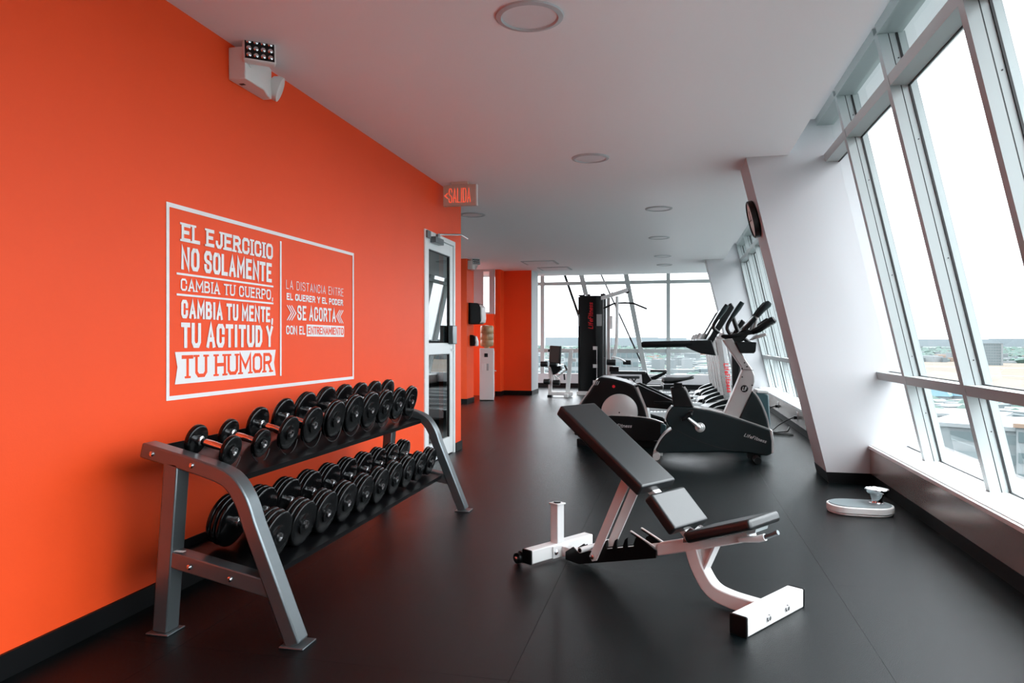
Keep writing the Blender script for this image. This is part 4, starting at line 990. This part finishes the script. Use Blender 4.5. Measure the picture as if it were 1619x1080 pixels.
# ================================================================== OUTDOORS
GZ = -45.0
gr = MB().box((-6000, -6000, GZ-5), (9000, 9000, GZ))
struct('ground', gr, 'city_ground', 'hazy city plain seen through the windows', smooth=False)
def P2W(px, py, z):   # building sites are worked out once from the survey sketch: bearing and depression to metres
    u = (px-809.5)/F; v = (540-py)/F
    dx = -sin(TH)+cos(TH)*u; dy = cos(TH)+sin(TH)*u
    t = (z-CAMH)/v
    return dx*t, dy*t
B = MB()
fa = [P2W(1400, 613, GZ), P2W(1900, 640, GZ), P2W(1900, 576, GZ), P2W(1395, 571, GZ)]
B.prism(fa, GZ+.05, GZ+.25, 'XY'); struct('airfield', B, 'field', 'tan open field beyond the rooftops', smooth=False)
for (a0, a1) in (((1400, 590), (1900, 604)), ((1400, 579), (1900, 589)), ):
    p = P2W(*a0, GZ); q = P2W(*a1, GZ); p2 = P2W(a0[0], a0[1]-1.3, GZ); q2 = P2W(a1[0], a1[1]-1.3, GZ)
    tag(obj('runway', MB().prism([p, q, q2, p2], GZ+.26, GZ+.4, 'XY'), 'runway', smooth=False), 'pale strip crossing the tan field, '+('nearer one' if a0[1] > 585 else 'farther one'), 'runway')
# hills
B = MB(); prev = None
for k in range(61):
    a = radians(-10+k*2.2); R = 7600; h = 38+26*sin(k*.55)+20*sin(k*.23+1)+10*sin(k*1.7)
    if k == 0: pass
    p = (R*sin(a), R*cos(a))
    if prev:
        B.prism([(prev[0], prev[1]), (p[0], p[1]), (p[0]*1.05, p[1]*1.05), (prev[0]*1.05, prev[1]*1.05)], GZ, GZ+45+max(4, h)*.55, 'XY')
    prev = p
struct('hills', B, 'hills', 'low hills on the horizon, paled in colour for haze', smooth=False)
# countless low city blocks and trees
mats = ['city_white', 'city_pale', 'city_grey', 'city_tan', 'city_red', 'city_glass']
Bs = {m: ([], []) for m in mats}
def infield(x, y, h):
    D = y*cos(TH)-x*sin(TH); U = (x*cos(TH)+y*sin(TH))/D*F+809.5; V = 540+(CAMH-GZ)*F/D; Vt = 540+(CAMH-GZ-h)*F/D
    return U > 1385 and V > 572+(U-1400)*.012 and Vt < 611+(U-1400)*.05
def addbox(L_, x, y, a, sx, sy, z0, z1):
    V, Fc = L_; n = len(V); c, q = cos(a), sin(a)
    for z in (z0, z1):
        for u, v in ((-sx, -sy), (sx, -sy), (sx, sy), (-sx, sy)): V.append((x+u*c-v*q, y+u*q+v*c, z))
    for f in ((4,5,6,7),(0,1,5,4),(1,2,6,5),(2,3,7,6),(3,0,4,7)): Fc.append(tuple(n+k for k in f))
def mesh_obj(name, L_, m):
    me = bpy.data.meshes.new(name); me.from_pydata(L_[0], [], L_[1]); me.materials.append(MATS[m])
    o = bpy.data.objects.new(name, me); COL.objects.link(o); return o
HERO = [(P2W(1467, 672, -17.), 75), (P2W(1392, 652, -20.), 45), (P2W(1601, 676, -16.), 32), (P2W(1550, 543.5, -3.2), 50), (P2W(893, 556, -3.), 36), (P2W(962, 556, -3.), 30), (P2W(1466, 632, GZ+2), 50), (P2W(1492, 632, GZ+2), 50)]
def clear(x, y): return all(math.hypot(x-p[0], y-p[1]) > r_ for p, r_ in HERO)
n = 0
while n < 14000:
    a = radians(random.uniform(-16, 62)); d = 150*math.exp(random.random()**.75*3.5)
    x, y = d*sin(a), d*cos(a)
    h = random.uniform(3, 8) if d < 900 else random.uniform(4, 12)*(2.0 if random.random() < .06 else 1)
    if infield(x, y, h) or not clear(x, y) or (d < 330 and a > radians(26)): continue
    s_ = random.uniform(3, 9)*(1+d/3500)
    m = random.choices(mats, (9, 9, 5, 1.2, .8, 1.5))[0]
    addbox(Bs[m], x, y, random.choice((.35, .35, .5, 1.2)), s_, s_*random.uniform(.5, 1.3), GZ, GZ+h); n += 1
V_, F_, I_ = [], [], []
for k, m in enumerate(mats):
    b0 = len(V_); V_ += Bs[m][0]; F_ += [tuple(b0+q for q in f) for f in Bs[m][1]]; I_ += [k]*len(Bs[m][1])
o = mesh_obj('distant_rooftops', (V_, F_), mats[0])
for m in mats[1:]: o.data.materials.append(MATS[m])
o.data.polygons.foreach_set('material_index', I_)
tag(o, 'countless pale low buildings spread across the distant city', 'buildings', None, 'stuff')
T_ = ([], []); n = 0
while n < 9000:
    a = radians(random.uniform(-16, 62)); d = 150*math.exp(random.random()**.8*3.4)
    x, y = d*sin(a), d*cos(a); r_ = random.uniform(2.5, 5.5)*(1+d/1800)
    if infield(x, y, r_*1.3) or not clear(x, y) or (d < 300 and a > radians(26)): continue
    V, Fc = T_; b0 = len(V)
    V += [(x, y, GZ+r_*1.35)]+[(x+r_*1.25*cos(k*pi/3+n), y+r_*1.25*sin(k*pi/3+n), GZ+r_*(.75+.2*((k*7+n) % 3-1))) for k in range(6)]+[(x+r_*.9*cos(k*pi/3+n), y+r_*.9*sin(k*pi/3+n), GZ) for k in range(6)]
    for k in range(6):
        k2 = (k+1) % 6
        Fc += [(b0, b0+1+k, b0+1+k2), (b0+1+k, b0+7+k, b0+7+k2, b0+1+k2)]
    n += 1
tag(mesh_obj('distant_trees', T_, 'city_tree'), 'countless trees between the distant buildings', 'trees', None, 'stuff')

def building(name, label, px, py, roofz, wdt, dep, rz, wallm, floors, bays, roofm='city_white', par=True, wm='city_glass'):
    """block whose near roof corner lies on the bearing px, py at height roofz; windows as recessed-looking panes on two faces"""
    x, y = P2W(px, py, roofz)
    t = thing(name, label, 'building', (x, y, GZ), rz)
    H = roofz-GZ
    obj('walls', MB().box((0, 0, 0), (wdt, dep, H)), wallm, t, smooth=False)
    obj('roof', MB().box((-.5, -.5, H), (wdt+.5, dep+.5, H+.8)), roofm, t, smooth=False)
    fh = H/floors; k0 = 0
    for f_ in range(k0, floors):
        z0 = f_*fh+fh*.30; z1 = f_*fh+fh*.80
        for q in range(bays):
            u0 = wdt*(q+.12)/bays; u1 = wdt*(q+.88)/bays
            obj('window', MB().box((u0, -.15, z0), (u1, .1, z1)), wm, t, smooth=False)
        nb = max(1, int(bays*dep/wdt))
        for q in range(nb):
            u0 = dep*(q+.12)/nb; u1 = dep*(q+.88)/nb
            obj('window', MB().box((-.15, u0, z0), (.1, u1, z1)), wm, t, smooth=False)
    return t
ob = building('office_building', 'large pale building with long glazed bands and white roof below the windows', 1467, 672, -17., 36, 24, radians(-32), 'city_pale', 7, 1, 'city_white')
building('apartment_building', 'white block with rows of square windows, seen beside the near column', 1392, 652, -20., 30, 16, radians(-30), 'city_white', 7, 7, 'city_white')
building('apartment_building', 'tan topped building with a dark window at the right edge of the view', 1607, 676, -16., 12, 10, radians(-34), 'city_white', 7, 4, 'city_tan')
building('tower_block', 'distant grey slab block on the horizon beyond the field', 1550, 543.5, -3.2, 34, 20, radians(-30), 'city_pale', 8, 8, 'city_pale')
building('apartment_building', 'pale tower with rows of small windows through the far wall, left of the weight tower', 893, 556, -3., 13, 12, radians(10), 'city_white', 12, 6, 'city_white')
building('apartment_building', 'long pale block with window rows through the far wall, behind the curved post', 962, 556, -3., 12, 12, radians(8), 'city_pale', 12, 5, 'city_white')
for px, lab in ((1464, 'arched hall roof beyond the rooftops, left one of the two'), (1500, 'arched hall roof beyond the rooftops, right one of the two')):
    x, y = P2W(px, 632, GZ+2)
    t = thing('arched_hall', lab, 'building', (x, y, GZ), radians(-30))
    obj('walls', MB().box((0, 0, 0), (15, 18, 5)), 'city_pale', t, smooth=False)
    obj('roof', MB().prism([(7.5-8.2*cos(pi*k/12), 5+5.5*sin(pi*k/12)) for k in range(13)], -.5, 18.5), 'roof_blue', t)
